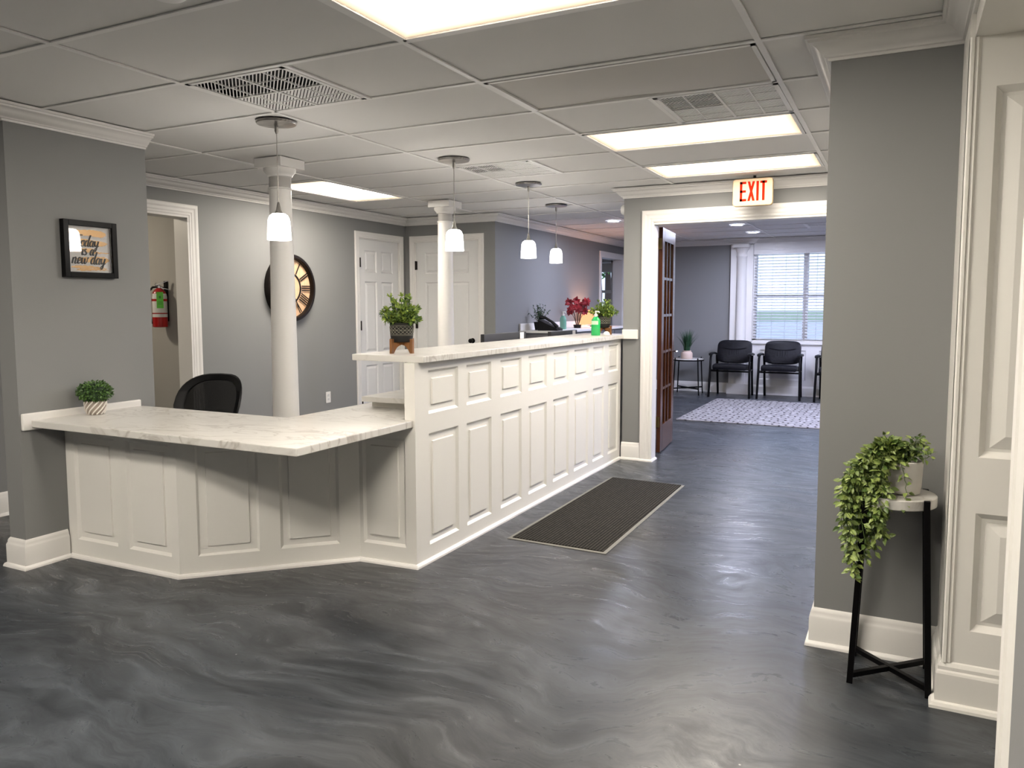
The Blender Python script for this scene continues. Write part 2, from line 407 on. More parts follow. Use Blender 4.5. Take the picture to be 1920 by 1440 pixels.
for gx in GX:
    if -8.2 < gx < 3.2: cg.box(gx-.012, gx+.012, -2.7, 12.62, CE, CE+.006)
for gy in GY:
    if -2.7 < gy < 12.6: cg.box(-8.2, 3.2, gy-.012, gy+.012, CE+.0006, CE+.006)
ceil = struct('ceiling', ct, [tile_mat]); build('ceiling_grid', cg, grid_mat, ceil)

# ---- walls
WT = CE+.24
def wall(name, *boxes, mat=gray_paint):
    m = MB()
    for b in boxes: m.box(*b)
    return struct(name, m, mat)
# west wall with a cased doorway (y 3.84-4.60) and the closet door opening (y 6.86-7.62)
wall('wall_west', (-5.45,-5.31,-2.7,3.80,0,WT), (-5.45,-5.31,3.80,4.603,2.13,WT), (-5.45,-5.31,4.603,6.861,0,WT),
     (-5.45,-5.31,6.861,7.622,2.125,WT), (-5.45,-5.31,7.622,7.75,0,WT), (-5.45,-5.43,6.861,7.622,0,2.125))
wall('wall_back', (-5.45,-5.171,7.75,7.89,0,WT), (-5.171,-4.315,7.75,7.89,2.13,WT), (-4.315,-4.1,7.75,7.89,0,WT), (-5.171,-4.315,7.87,7.89,0,2.13))
wall('wall_office', (-4.24,-4.1,7.89,11.17,0,WT), (-4.24,-4.1,11.17,12.15,2.13,WT), (-4.24,-4.1,12.15,12.5,0,WT))
wall('wall_stub', (-4.235,-4.10,2.43,3.256,0,WT))
wall('wall_exit', (-2.23,-1.965,6.66,6.78,0,WT), (-1.965,-.28,6.66,6.78,2.105,WT))
wall('wall_pillar', (-.28,.9,3.31,6.93,0,WT))
wall('wall_far', (-8.2,-5.30,12.5,12.64,0,WT), (-5.30,-4.36,12.5,12.64,0,.75), (-5.30,-4.36,12.5,12.64,2.15,WT), (-4.36,-2.08,12.5,12.64,0,WT),
     (-2.08,.68,12.5,12.64,0,.82), (-2.08,.68,12.5,12.64,2.235,WT), (.68,3.2,12.5,12.64,0,WT))
wall('wall_right', (.19,.30,-2.7,1.60,0,WT), (.18,.9,3.02,3.31,0,WT))
wall('wall_waiting', (3.06,3.2,6.93,12.5,0,WT), (.9,3.2,6.79,6.93,0,WT))
wall('wall_south', (-8.2,.30,-2.7,-2.56,0,WT))
wall('wall_utility', (-8.2,-5.45,4.75,4.89,0,WT), (-7.6,-7.46,-2.5,4.75,0,WT), mat=beige_paint)
wall('wall_side_room', (-8.2,-8.06,7.9,12.5,0,WT), (-8.06,-5.45,7.75,7.89,0,WT))
wall('wall_header', (.18,.30,1.60,2.99,2.25,WT), mat=panel_white)
wall('wall_alcove', (1.2,1.3,1.5,3.02,0,WT), (.30,1.3,1.5,1.6,0,WT), (.30,1.2,1.6,2.99,2.25,2.33), mat=panel_white)
# low partition behind the wall end, with a cap
hw = MB(); hw.box(-2.36,-2.23,6.93,7.6,0,1.085); hp = struct('wall_low_partition', hw, gray_paint)
c_ = MB(); c_.box(-2.39,-2.20,6.93,7.62,1.085,1.115); build('cap', c_, white_trim, hp, bevel=.004)
c_ = MB(); c_.sweep([(-2.23,6.93),(-2.23,7.6)], [(0,0),(.022,0),(.022,.012),(.016,.02),(.014,.125),(.008,.14),(0,.15)], -1); build('baseboard', c_, white_trim, hp)

# ---- baseboards, quarter round
BB = [(0,0),(.030,0),(.029,.008),(.024,.017),(.016,.021),(.016,.118),(.013,.126),(.010,.131),(.010,.140),(.006,.150),(0,.157)]
def base(name, *paths, side=1):
    m = MB()
    for p in paths: m.sweep(p, BB, side)
    return struct(name, m, white_trim, smooth=True)
base('baseboard_stub', [(-4.10,2.66),(-4.10,2.43),(-4.235,2.43),(-4.235,3.256),(-4.10,3.256),(-4.10,3.2)], side=1)
base('baseboard_west', [(-5.31,3.72),(-5.31,-2.56)], [(-5.31,6.79),(-5.31,4.69)], side=1)
base('baseboard_office', [(-4.1,11.09),(-4.1,7.75),(-4.24,7.75)])
base('baseboard_exit', [(-2.235,6.66),(-2.062,6.66)], side=-1)
base('baseboard_pillar', [(.165,3.31),(-.28,3.31),(-.28,6.93)], side=1)
base('baseboard_far', [(-4.1,12.5),(-2.42,12.5)], side=-1)

# ---- crown moulding
CP = [(0,CE-.001),(0,CE-.083),(.010,CE-.083),(.013,CE-.074),(.022,CE-.071),(.026,CE-.062),(.036,CE-.057),(.050,CE-.040),(.066,CE-.027),(.078,CE-.024),(.082,CE-.016),(.090,CE-.013),(.092,CE-.001)]
def crown(n, path, side=1, prof=CP):
    m = MB(); m.sweep(path, prof, side); return struct('trim_%d' % n, m, white_trim, smooth=True)
crown(1, [(-4.10,3.256),(-4.10,2.43),(-4.235,2.43),(-4.235,3.256)], 1)
crown(2, [(-4.24,7.75),(-5.31,7.75),(-5.31,-2.56)], 1)
crown(3, [(-4.1,12.5),(-4.1,7.75),(-4.24,7.75)], 1)
crown(4, [(-2.23,6.78),(-2.23,6.66),(-.28,6.66)], -1)
crown(5, [(.18,-2.56),(.18,3.31),(-.28,3.31),(-.28,6.66)], 1)
crown(6, [(-4.1,12.5),(3.06,12.5)], -1)

# ---- casings
CAS = .093
def casing(mb, O, U, N, x0, x1, H, w=.093, t=.018, z0=0):
    """door casing around an opening x0..x1 along U, rising to H, on a wall face with normal N"""
    O, U, N, Z = Vector(O), Vector(U), Vector(N), Vector((0,0,1))
    prof = [(0,0),(0,t*.55),(w*.10,t*.75),(w*.22,t*.62),(w*.34,t*.80),(w*.55,t*.78),(w*.70,t),(w*.92,t),(w,t*.7),(w,0)]
    pts = [(x0,z0,-1,0),(x0,H,-1,1),(x1,H,1,1),(x1,z0,1,0)]
    rings = [[O+U*(x+a*dx)+Z*(z+a*dz)+N*b for a, b in prof] for x, z, dx, dz in pts]
    mb.loft(rings); return mb
# cased doorway in the west wall
m = MB(); casing(m, (-5.31,0,0), (0,1,0), (1,0,0), 3.80, 4.603, 2.13)
m.box(-5.46,-5.30,3.80,3.815,0,2.13); m.box(-5.46,-5.30,4.588,4.603,0,2.13); m.box(-5.46,-5.30,3.815,4.588,2.115,2.13)
struct('trim_7', m, white_trim)
# opening in the office wall
m = MB(); casing(m, (-4.10,0,0), (0,1,0), (1,0,0), 11.17, 12.15, 2.13, w=.075)
m.box(-4.25,-4.09,11.17,11.185,0,2.13); m.box(-4.25,-4.09,12.135,12.15,0,2.13); m.box(-4.25,-4.09,11.185,12.135,2.115,2.13)
struct('trim_8', m, white_trim)
# exit opening
m = MB(); casing(m, (0,6.66,0), (1,0,0), (0,-1,0), -1.960, -.28, 2.105, w=.104, t=.022)
m.box(-1.970,-1.955,6.655,6.785,0,2.105); m.box(-.30,-.282,6.655,6.785,0,2.105); m.box(-1.955,-.28,6.655,6.785,2.088,2.106)
m.sweep([(-2.062,6.638),(-1.955,6.638),(-1.955,6.785)], [(0,0),(.016,0),(.014,.009),(.008,.016),(0,.018)], -1)
struct('trim_9', m, white_trim)
# right-hand deep opening: raised panels on the return, plinth, casing edge
m = MB()
m.panels((.196,2.985,.16), (1,0,0), (0,0,1), (0,-1,0), .929, 2.09, [(.049,.45),(.53,.90)], [(.12,.53),(.72,1.93)], d=.020, m1=.020, m2=.012, m3=.042, rise=.016)
m.box(.196,1.2,3.006,3.02,.16,2.25)
m.loft([[(x,y,z) for x,y in ((.165,3.02),(.165,2.980),(.170,2.975),(.178,2.975),(.180,2.981),(.190,2.978),(.197,2.985),(.197,3.02))] for z in (.16,2.25)])
m.sweep([(.165,3.31),(.165,2.985),(1.2,2.985)], [(0,0),(.034,0),(.033,.010),(.027,.020),(.017,.024),(.017,.120),(.014,.128),(.010,.133),(.010,.145),(.004,.158),(0,.162)], -1)
m.box(.165,.182,2.985,3.31,.16,2.325)
struct('trim_10', m, panel_white)
m = MB()
m.loft([[(x,y,z) for x,y in ((.20,1.60),(.182,1.60),(.180,1.596),(.181,1.566),(.186,1.560),(.184,1.550),(.187,1.52),(.192,1.50),(.20,1.49))] for z in (0,2.33)])
struct('trim_11', m, panel_white)

# ---- six panel doors
def six_panel(n, org, U, N, x0, x1, H, hinge_left, knob=None, hz=(.28,1.17,1.86)):
    O, U, N = Vector(org), Vector(U), Vector(N); Z = Vector((0,0,1))
    r = thing('door_%d' % n, O+U*((x0+x1)/2), None, None, kind='structure')
    del_ = MB(); w = x1-x0-.016; h = H-.012
    st = w*.145; mid = w*.115; pw = (w-2*st-mid)/2
    us = [(st, st+pw), (st+pw+mid, w-st)]
    vs = [(.20, .20+h*.245), (.20+h*.245+.14, h-.12-h*.115-.10), (h-.12-h*.115, h-.12)]
    del_.panels(O+U*(x0+.008)-N*.012+Z*.006, U, Z, N, w, h, us, vs, d=.013, m1=.012, m2=.008, m3=.022, rise=.010)
    a = O+U*(x0+.008)-N*.012; b = O+U*(x1-.008)-N*.055
    del_.box(min(a.x,b.x), max(a.x,b.x), min(a.y,b.y), max(a.y,b.y), .006, .006+h) if False else None
    lf = build('door_leaf', del_, door_white, r)
    c = MB(); casing(c, O, U, N, x0, x1, H, w=.072, t=.018)
    for xx in (x0, x1):
        sgn = 1 if xx == x0 else -1
        p = O+U*xx; q = O+U*(xx+sgn*.006)-N*.13
        c.box(min(p.x,q.x), max(p.x,q.x)+1e-4, min(p.y,q.y), max(p.y,q.y)+1e-4, 0, H)
    p = O+U*x0; q = O+U*x1-N*.13; c.box(min(p.x,q.x), max(p.x,q.x), min(p.y,q.y), max(p.y,q.y), H-.005, H)
    build('door_frame', c, white_trim, r)
    xh = x0+.012 if hinge_left else x1-.012
    for z in hz:
        hb = MB(); p = O+U*xh+N*.001
        hb.bar(p+Z*(z-.05), p+Z*(z+.05), .030, .014, up=tuple(N)); hb.tube([p+N*.010+Z*(z-.052), p+N*.010+Z*(z+.052)], .007, 8)
        build('hinge', hb, bronze, r)
    if knob:
        kx, kz = knob; kb = MB(); p = O+U*kx+Z*kz
        ax = 'x' if abs(N.x) > .5 else 'y'; sg = N.x if ax == 'x' else N.y
        kb.lathe([(.030,-.010*sg),(.030,-.004*sg),(.011,.0),(.010,.022*sg),(.022,.030*sg),(.027,.042*sg),(.024,.054*sg),(.010,.060*sg)], p, 20, ax)
        build('knob', kb, black_metal, r, smooth=True)
    return r
six_panel(1, (-5.31,0,0), (0,1,0), (1,0,0), 6.861, 7.622, 2.125, True)
six_panel(2, (0,7.75,0), (1,0,0), (0,-1,0), -5.171, -4.315, 2.13, True, knob=(-4.40,.985))

# ---- french door leaf, swung into the waiting room
r = thing('door_3', (-2.019,7.03,0), None, None, kind='structure')
DW, DH, DT = .68, 2.10, .036
def drot(p):   # leaf local: u along leaf, w thickness, z
    a = math.radians(95.2); return (-2.019+math.cos(a)*p[0]-math.sin(a)*p[1], 7.03+math.sin(a)*p[0]+math.cos(a)*p[1], p[2])
def dbox(mb, u0,u1,w0,w1,z0,z1):
    k = MB(); k.box(u0,u1,w0,w1,z0,z1); mb.add([drot(v) for v in k.v], k.f)
d = MB(); st = .105
dbox(d,0,st,-DT,0,.012,DH); dbox(d,DW-st,DW,-DT,0,.012,DH); dbox(d,st,DW-st,-DT,0,.012,.26); dbox(d,st,DW-st,-DT,0,DH-.12,DH)
build('door_frame', d, door_wood, r, bevel=.002)
d = MB(); iw = DW-2*st
for k in (1,2): u = st+iw*k/3; dbox(d,u-.012,u+.012,-DT+.004,-.004,.26,DH-.12)
for k in range(1,5): z = .26+(DH-.38)*k/5; dbox(d,st,DW-st,-DT+.005,-.005,z-.012,z+.012)
build('muntin', d, door_wood, r)
g = MB(); dbox(g,st,DW-st,-DT/2-.002,-DT/2+.002,.26,DH-.12); build('glass_pane', g, glass, r)
for z in (.30,1.95):
    hb = MB(); hb.box(-2.022,-1.99,7.022,7.026,z-.05,z+.05); hb.tube([(-2.024,7.012,z-.055),(-2.024,7.012,z+.055)],.009,8); hb.box(-2.062,-2.024,7.010,7.014,z-.05,z+.05); build('hinge', hb, brass, r)
h = MB()
for sgn, w0 in ((-1,-DT),(1,0)):
    p0 = Vector(drot((DW-.055,w0,.93))); p1 = Vector(drot((DW-.055,w0+sgn*.045,.93))); p2 = Vector(drot((DW-.055-.10,w0+sgn*.048,.925)))
    h.tube([p0,p1],.009,8); h.tube([p1,(p1+p2)/2+Vector((0,0,.004)),p2],[.009,.008,.006],8)
h.lathe([(.026,-.006),(.026,DT+.006)], drot((DW-.055,0,.93)), 16, 'x') if False else None
build('handle', h, chrome, r, smooth=True)

# ---- windows
def window(n, x0, x1, z0, z1, mull, rail=None):
    r = thing('window_%d' % n, ((x0+x1)/2, 12.5, z0), None, None, kind='structure')
    m = MB()
    for a, b in ((x0,x0+.045),(x1-.045,x1)): m.box(a,b,12.5,12.62,z0,z1)
    m.box(x0,x1,12.5,12.62,z0,z0+.04); m.box(x0,x1,12.5,12.62,z1-.045,z1)
    for u in mull: m.box(u-.035,u+.035,12.54,12.62,z0,z1)
    build('window_frame', m, white_trim, r)
    if rail:
        m = MB(); m.box(x0,x1,12.57,12.61,rail-.022,rail+.022); build('meeting_rail', m, white_trim, r)
    m = MB(); m.box(x0,x1,12.590,12.594,z0,z1); build('glass_pane', m, glass, r)
    m = MB(); m.box(x0-.04,x1+.04,12.44,12.62,z0-.03,z0+.005); build('window_sill', m, white_trim, r, bevel=.004)
    return r
window(1, -2.08, .68, .82, 2.235, (-1.32,-.08), 1.52)
w2 = window(2, -5.30, -4.36, .75, 2.15, (), 1.62)
m = MB(); m.box(-5.25,-4.41,12.52,12.55,1.97,2.10); m.box(-5.25,-4.41,12.515,12.555,1.945,1.97); build('rolled_shade', m, white_trim, w2)
m = MB(); casing(m, (0,12.5,0), (1,0,0), (0,-1,0), -5.30, -4.36, 2.15, w=.09, z0=.70); build('window_casing', m, white_trim, w2)
# white surround of the waiting room window: pilaster, header and panelled apron
m = MB()
m.box(-2.08,.68,12.47,12.5,2.235,CE-.07)
struct('trim_12', m, white_trim)
m = MB(); m.panels((-2.08,12.475,.157), (1,0,0), (0,0,1), (0,-1,0), 2.76, .62, [(.12,.80),(.98,1.66),(1.84,2.52)], [(.08,.54)], d=.012, m1=.014, m2=.02, m3=.03)
m.box(-2.08,.68,12.476,12.5,0,.157); m.sweep([(-2.08,12.476),(.68,12.476)], [(0,0),(.03,0),(.02,.02),(.014,.12),(0,.15)], -1)
m.box(-2.08,.68,12.455,12.5,.777,.80)
struct('trim_13', m, white_trim)
m = MB()
m.box(-2.42,-2.08,12.44,12.5,.0,CE-.09)
for i in range(1): pass
rings = []
for z, rr in ((.02,.098),(.05,.098),(.06,.088),(2.12,.076),(2.13,.084),(2.15,.084),(2.16,.076),(2.20,.076),(2.22,.088),(2.25,.10),(2.27,.105)):
    rings.append([(-2.25+rr*math.cos(PI+PI*k/16), 12.44+rr*.8*math.sin(PI+PI*k/16), z) for k in range(17)])
m.loft(rings, closed=True)
m.box(-2.37,-2.13,12.32,12.44,2.27,2.32); m.box(-2.43,-2.07,12.34,12.5,0,.16)
m.sweep([(-2.42,12.5),(-2.42,12.40),(-2.08,12.40),(-2.08,12.5)], CP, -1)
struct('trim_14', m, white_trim, smooth=True)

# ================================================================== RECEPTION
# ---- low desk front
r = thing('reception_desk', (-3.25,2.9,0), 'low white reception desk front of raised panels, bending round to the tall bar', 'reception desk')
hd = .752
segs = [((-4.098,2.67),(-3.253,2.69),[(.069,.391),(.480,.792)]), ((-3.253,2.69),(-2.600,3.330),[None]), ((-2.600,3.330),(-2.251,3.352),[(.022,.288)])]
m = MB()
for (a, b, us) in segs:
    A, B = Vector((a[0],a[1],0)), Vector((b[0],b[1],0)); L = (B-A).length; U = (B-A)/L; N = Vector((U.y,-U.x,0))
    if us == [None]: us = [(.090,.392),(.497,.804)]
    m.panels(A+Vector((0,0,0)), U, (0,0,1), N, L, hd, us, [(.105,.690)], d=.013, m1=.014, m2=.032, m3=.003, rise=.009)
pl = [(-4.098,2.72),(-3.27,2.74),(-2.62,3.38),(-2.33,3.40)]
fr = [(-4.098,2.685),(-3.25,2.705),(-2.605,3.348),(-2.33,3.368)]
m.prism(fr+pl[::-1], .0, hd)
build('panelling', m, panel_white, r)
m = MB(); m.sweep([(-4.088,2.67),(-3.253,2.69),(-2.600,3.330),(-2.25,3.352)], [(0,0),(.018,0),(.017,.010),(.011,.018),(0,.021)], -1); build('shoe_moulding', m, white_trim, r)
for b_ in ((-3.60,-3.57,2.50,2.69,.745,.753),(-2.74,-2.71,2.75,3.2,.745,.753)): m = MB(); m.box(*b_); build('bracket', m, panel_white, r)
# ---- low desk worktop
poly = [(-4.080,2.48),(-2.262,2.478),(-2.262,3.37),(-2.356,3.37),(-2.356,4.25),(-2.933,4.25),(-2.933,3.153),(-4.080,3.153)]
m = MB(); m.prism(poly, .753, .790); wt = build('low_worktop', m, marble, bevel=.004, origin=(-3.0,2.9,.753))
tag(wt, 'L-shaped pale marble-look worktop on the low reception desk', 'worktop')
m = MB(); m.box(-4.10,-4.080,2.436,3.146,.738,.828); wb = build('end_splash', m, white_trim, wt, bevel=.006)
# ---- tall bar
r = thing('reception_bar', (-2.30,5.0,0), 'long tall white panelled reception bar with two rows of raised panels', 'reception bar')
ys_ = [(3.483,3.796),(3.891,4.196),(4.319,4.622),(4.73,5.035),(5.15,5.447),(5.557,5.858),(5.965,6.228),(6.337,6.600)]
m = MB(); y0 = 3.372
m.panels((-2.25,y0,0), (0,1,0), (0,0,1), (1,0,0), 6.66-y0, 1.091, [(a-y0,b-y0) for a,b in ys_], [(.093,.704),(.810,1.045)], d=.013, m1=.014, m2=.032, m3=.003, rise=.009)
m.box(-2.315,-2.264,y0+.02,6.66,0,1.0905)
m.box(-2.315,-2.2502,y0-.018,y0+.019,0,1.0905)
build('panelling', m, panel_white, r)
m = MB(); m.sweep([(-2.26,3.353),(-2.25,3.353),(-2.25,6.65)], [(0,0),(.018,0),(.017,.010),(.011,.018),(0,.021)], -1); build('shoe_moulding', m, white_trim, r)
m = MB(); m.prism([(-2.69,3.40),(-2.215,3.385),(-2.215,6.658),(-2.235,6.658),(-2.235,6.925),(-2.69,6.925)], 1.091, 1.125); bt = build('bar_worktop', m, marble, bevel=.003, origin=(-2.45,5.0,1.091))
tag(bt, 'long narrow pale marble-look worktop on the tall bar', 'worktop')
m = MB(); m.box(-2.23,-2.087,6.628,6.66,1.088,1.173); build('end_splash', m, white_trim, bt, bevel=.006)
# ---- inner shelf behind the bar
m = MB(); m.box(-2.815,-2.355,3.64,7.2,.830,.860); sh = build('inner_worktop', m, marble, bevel=.003, origin=(-2.6,5.4,.83))
tag(sh, 'white inner worktop behind the bar, just above the low desk', 'worktop')
for b_ in ((-2.80,-2.36,4.27,4.30,0,.83),(-2.80,-2.36,6.9,6.93,0,.83),(-2.80,-2.36,3.72,3.74,.791,.83)): m = MB(); m.box(*b_); build('support_panel', m, panel_white, sh)

# ---- columns
def column(x, y, rt_, rb_, label):
    r = thing('column', (x,y,0), label, 'column', 'round white columns behind the desk')
    m = MB(); m.lathe([(rb_+.02,.10),(rb_+.02,.12),(rb_+.006,.135),(rb_,.15),(rb_,.5),((rb_*2+rt_)/3,1.3),(rt_,2.19),(rt_,2.30)], (x,y,0), 40); build('shaft', m, white_trim, r, smooth=True)
    m = MB(); m.lathe([(rt_,2.20),(rt_+.006,2.203),(rt_+.006,2.212),(rt_,2.215),(rt_,2.285),(rt_+.010,2.29),(rt_+.012,2.30),(rt_+.022,2.31),(rt_+.034,2.325),(rt_+.036,2.345)], (x,y,0), 40)
    m.box(x-.12,x+.12,y-.12,y+.12,2.345,CE-.001); build('capital', m, white_trim, r, smooth=True)
    m = MB(); m.box(x-.13,x+.13,y-.13,y+.13,0,.07); m.lathe([(.12,.07),(.125,.085),(.115,.10),(rb_+.01,.11)], (x,y,0), 32); build('base', m, white_trim, r, smooth=True)
column(-3.940, 4.22, .075, .093, 'nearer round white column, standing in front of the wall clock')
column(-4.06, 6.62, .072, .083, 'farther round white column, standing in front of the closed back door')

# ---- pendant lamps
pend = [(-3.151,3.358,1.759,'pendant lamp hanging nearest the camera, over the low desk by the near column'),
        (-2.844,4.762,1.775,'second nearest pendant lamp, hanging in front of the far column'),
        (-2.852,5.997,1.789,'third nearest pendant lamp, its canopy beside the far ceiling vent'),
        (-3.202,7.391,1.823,'farthest and smallest-looking pendant lamp, nearest the poinsettia')]
proto = None
for (x, y, zb, lab) in pend:
    r = thing('pendant_lamp', (x,y,CE), lab, 'lamp', 'frosted glass pendant lamps over the reception')
    m = MB(); m.lathe([(.111,-.001),(.111,-.006),(.106,-.013),(.07,-.015),(.05,-.018),(.016,-.020)], (x,y,CE), 36); m.lathe([(.010,-.018),(.011,-.05),(.005,-.065)], (x,y,CE), 16); build('canopy', m, nickel, r, smooth=True)
    zt = zb+.148
    m = MB(); m.tube([(x,y,CE-.06),(x,y,(CE+zt)/2),(x,y,zt+.05)], .0024, 6); build('cord', m, nickel, r)
    m = MB(); m.lathe([(.005,.062),(.009,.045),(.014,.02),(.026,-.004),(.030,-.008)], (x,y,zt), 20); build('socket_cap', m, nickel, r, smooth=True)
    prof = [(.018,zt),(.036,zt-.003),(.050,zt-.014),(.058,zt-.032),(.061,zt-.055),(.0655,zb+.004),(.0655,zb),(.060,zb),(.056,zt-.05),(.045,zt-.02),(.0,zt-.01)]
    m = MB(); m.lathe(prof, (x,y,0), 32, caps=False); build('lamp_shade', m, pendant_glow, r, smooth=True)

# ---- ceiling troffers
def troffer(c, label, lit=True, lens=None):
    x0,x1,y0,y1 = c; e = .016
    r = thing('ceiling_light', ((x0+x1)/2,(y0+y1)/2,CE), label, 'ceiling light', 'rectangular ceiling light panels')
    m = MB()
    m.box(x0+e,x1-e,y0+e,y1-e,CE+.10,CE+.11)
    for a in ((x0+e,x0+e+.018,y0+e,y1-e),(x1-e-.018,x1-e,y0+e,y1-e),(x0+e,x1-e,y0+e,y0+e+.018),(x0+e,x1-e,y1-e-.018,y1-e)): m.box(a[0],a[1],a[2],a[3],CE-.003,CE+.10)
    build('frame', m, grid_mat, r)
    i = e+.019
    if lit:
        m = MB(); m.box(x0+i,x1-i,y0+i,y1-i,CE+.004,CE+.008); build('diffuser', m, lens or lit_lens, r)
    else:
        m = MB(); nx, ny = 24, 8; vs = []
        for a in range(nx+1):
            for b in range(ny+1):
                u, v = a/nx, b/ny; sag = .024*math.sin(PI*u)*math.sin(PI*v)+.006*math.sin(7*u+2*v)*math.sin(PI*u)
                vs.append((x0+i+(x1-x0-2*i)*u, y0+i+(y1-y0-2*i)*v, CE+.006-sag))
        fs = [(a*(ny+1)+b, a*(ny+1)+b+1, (a+1)*(ny+1)+b+1, (a+1)*(ny+1)+b) for a in range(nx) for b in range(ny)]
        m.add(vs, fs); build('diffuser', m, pm('unlit_acrylic', (.60,.58,.55,1), .75, spec=.2), r, smooth=True)
    return r
troffer(LITS[0], 'lit ceiling panel nearest the camera, cut off by the top of the photo')
troffer(LITS[1], 'lit ceiling panel just beyond the unlit panel and the right-hand vent')
troffer(LITS[2], 'lit ceiling panel nearest the exit sign')
troffer(LITS[3], 'added unseen fill light panel behind the camera')
troffer(LITS[4], 'added fill light panel left of the camera, out of view beyond the left edge')
troffer(LITS[5], 'unseen fill light panel added just behind and left of the camera')
troffer(COOL_FILL[0], 'cool white fill panel added in the waiting room, hidden behind the pillar', lens=cool_fill_lens)
troffer(COOL_FILL[1], 'cool white fill panel added at the hidden window end of the waiting room', lens=cool_fill_lens)
troffer(UNLIT, 'unlit ceiling panel with a sagging grey diffuser', lit=False)
l4 = thing('ceiling_light', ((ROT[0]+ROT[1])/2,(ROT[2]+ROT[3])/2,CE), 'lit ceiling panel turned lengthwise above the wall clock', 'ceiling light', 'rectangular ceiling light panels')
m = MB(); x0,x1,y0,y1 = ROT; e = .016
m.box(x0+e,x1-e,y0+e,y1-e,CE+.10,CE+.11)
for a in ((x0+e,x0+e+.018,y0+e,y1-e),(x1-e-.018,x1-e,y0+e,y1-e),(x0+e,x1-e,y0+e,y0+e+.018),(x0+e,x1-e,y1-e-.018,y1-e)): m.box(a[0],a[1],a[2],a[3],CE-.003,CE+.10)
build('frame', m, grid_mat, l4)
m = MB(); m.box(x0+.035,x1-.035,y0+.035,y1-.035,CE+.004,CE+.008); build('diffuser', m, lit_lens, l4)

# ---- ceiling vents: eggcrate-type registers in four quadrants
def vent(c, label, dark):
    x0,x1,y0,y1 = c; e = .014; xm, ym = (x0+x1)/2, (y0+y1)/2
    r = thing('ceiling_vent', (xm,ym,CE), label, 'ceiling vent', 'square ceiling vents')
    m = MB(); m.box(x0+e,x1-e,y0+e,y1-e,CE+.05,CE+.055)
    m.box(x0+e,x0+e+.004,y0+e,y1-e,CE+.004,CE+.05); m.box(x1-e-.004,x1-e,y0+e,y1-e,CE+.004,CE+.05); m.box(x0+e,x1-e,y0+e,y0+e+.004,CE+.004,CE+.05); m.box(x0+e,x1-e,y1-e-.004,y1-e,CE+.004,CE+.05)
    build('backing', m, black_gap, r)
    m = MB(); b = .036
    for a in ((x0+e,x0+b,y0+e,y1-e),(x1-b,x1-e,y0+e,y1-e),(x0+e,x1-e,y0+e,y0+b),(x0+e,x1-e,y1-b,y1-e)): m.box(a[0],a[1],a[2],a[3],CE-.002,CE+.006)
    m.box(x0+b,x1-b,ym-.006,ym+.006,CE-.002,CE+.008); m.box(xm-.006,xm+.006,y0+b,y1-b,CE-.002,CE+.008)
    for k in (-1,1): m.box(x0+b,x1-b,ym+k*(y1-ym)/2-.002,ym+k*(y1-ym)/2+.002,CE-.001,CE+.006); m.box(xm+k*(x1-xm)/2-.003,xm+k*(x1-xm)/2+.003,y0+b,y1-b,CE-.001,CE+.006)
    build('frame', m, grid_mat, r)
    m = MB()
    for qi, (a0,a1,b0,b1) in enumerate(((x0+b,xm-.006,y0+b,ym-.006),(xm+.006,x1-b,y0+b,ym-.006),(x0+b,xm-.006,ym+.006,y1-b),(xm+.006,x1-b,ym+.006,y1-b))):
        # diagonal perforated face: narrow bars where the view goes in, wide ones where it does not
        hw_, sp = (.0026, .0155) if qi in dark else (.0056, .0155)
        c = a0+b0+sp*.6
        while c < a1+b1:
            pa = (a0, c-a0) if c-a0 <= b1 else (c-b1, b1); pb = (a1, c-a1) if c-a1 >= b0 else (c-b0, b0)
            if pa[0] < pb[0]-.01: m.bar((pa[0], pa[1], CE+.003), (pb[0], pb[1], CE+.003), hw_*2, .003)
            c += sp*1.414
    build('louvres', m, grid_mat, r)
    return r
vent(VENTS[0], 'ceiling vent nearest the camera, above the nearest pendant lamp', (0,1))
vent(VENTS[1], 'ceiling vent on the right, between the unlit panel and a lit panel', (0,))
vent(VENTS[2], 'middle ceiling vent, beside the canopy of the second pendant lamp', (0,))
vent(VENTS[3], 'far ceiling vent inside the waiting room beyond the exit sign', (0,1))

r = thing('added_dome_light', (-6.5,3.6,CE), 'round fill light added inside the side room behind the cased doorway', 'ceiling light')  # unseen lamp added to light the wall with the extinguisher
m = MB(); m.lathe([(.15,.0),(.155,-.015),(.15,-.03)], (-6.5,3.6,CE), 28); build('base', m, grid_mat, r, smooth=True)
m = MB(); m.lathe([(.14,-.031),(.13,-.06),(.09,-.085),(.0,-.095)], (-6.5,3.6,CE), 28, caps=False); build('lamp_shade', m, dome_fill, r, smooth=True)
r = thing('added_dome_light', (-6.2,10.6,CE), 'added round fill light in the far side room beyond the office opening', 'ceiling light')  # added out of view to brighten the room around the office window
m = MB(); m.lathe([(.15,.0),(.155,-.015),(.15,-.03)], (-6.2,10.6,CE), 28); build('base', m, grid_mat, r, smooth=True)
m = MB(); m.lathe([(.14,-.031),(.13,-.06),(.09,-.085),(.0,-.095)], (-6.2,10.6,CE), 28, caps=False); build('lamp_shade', m, dome_fill_cool, r, smooth=True)
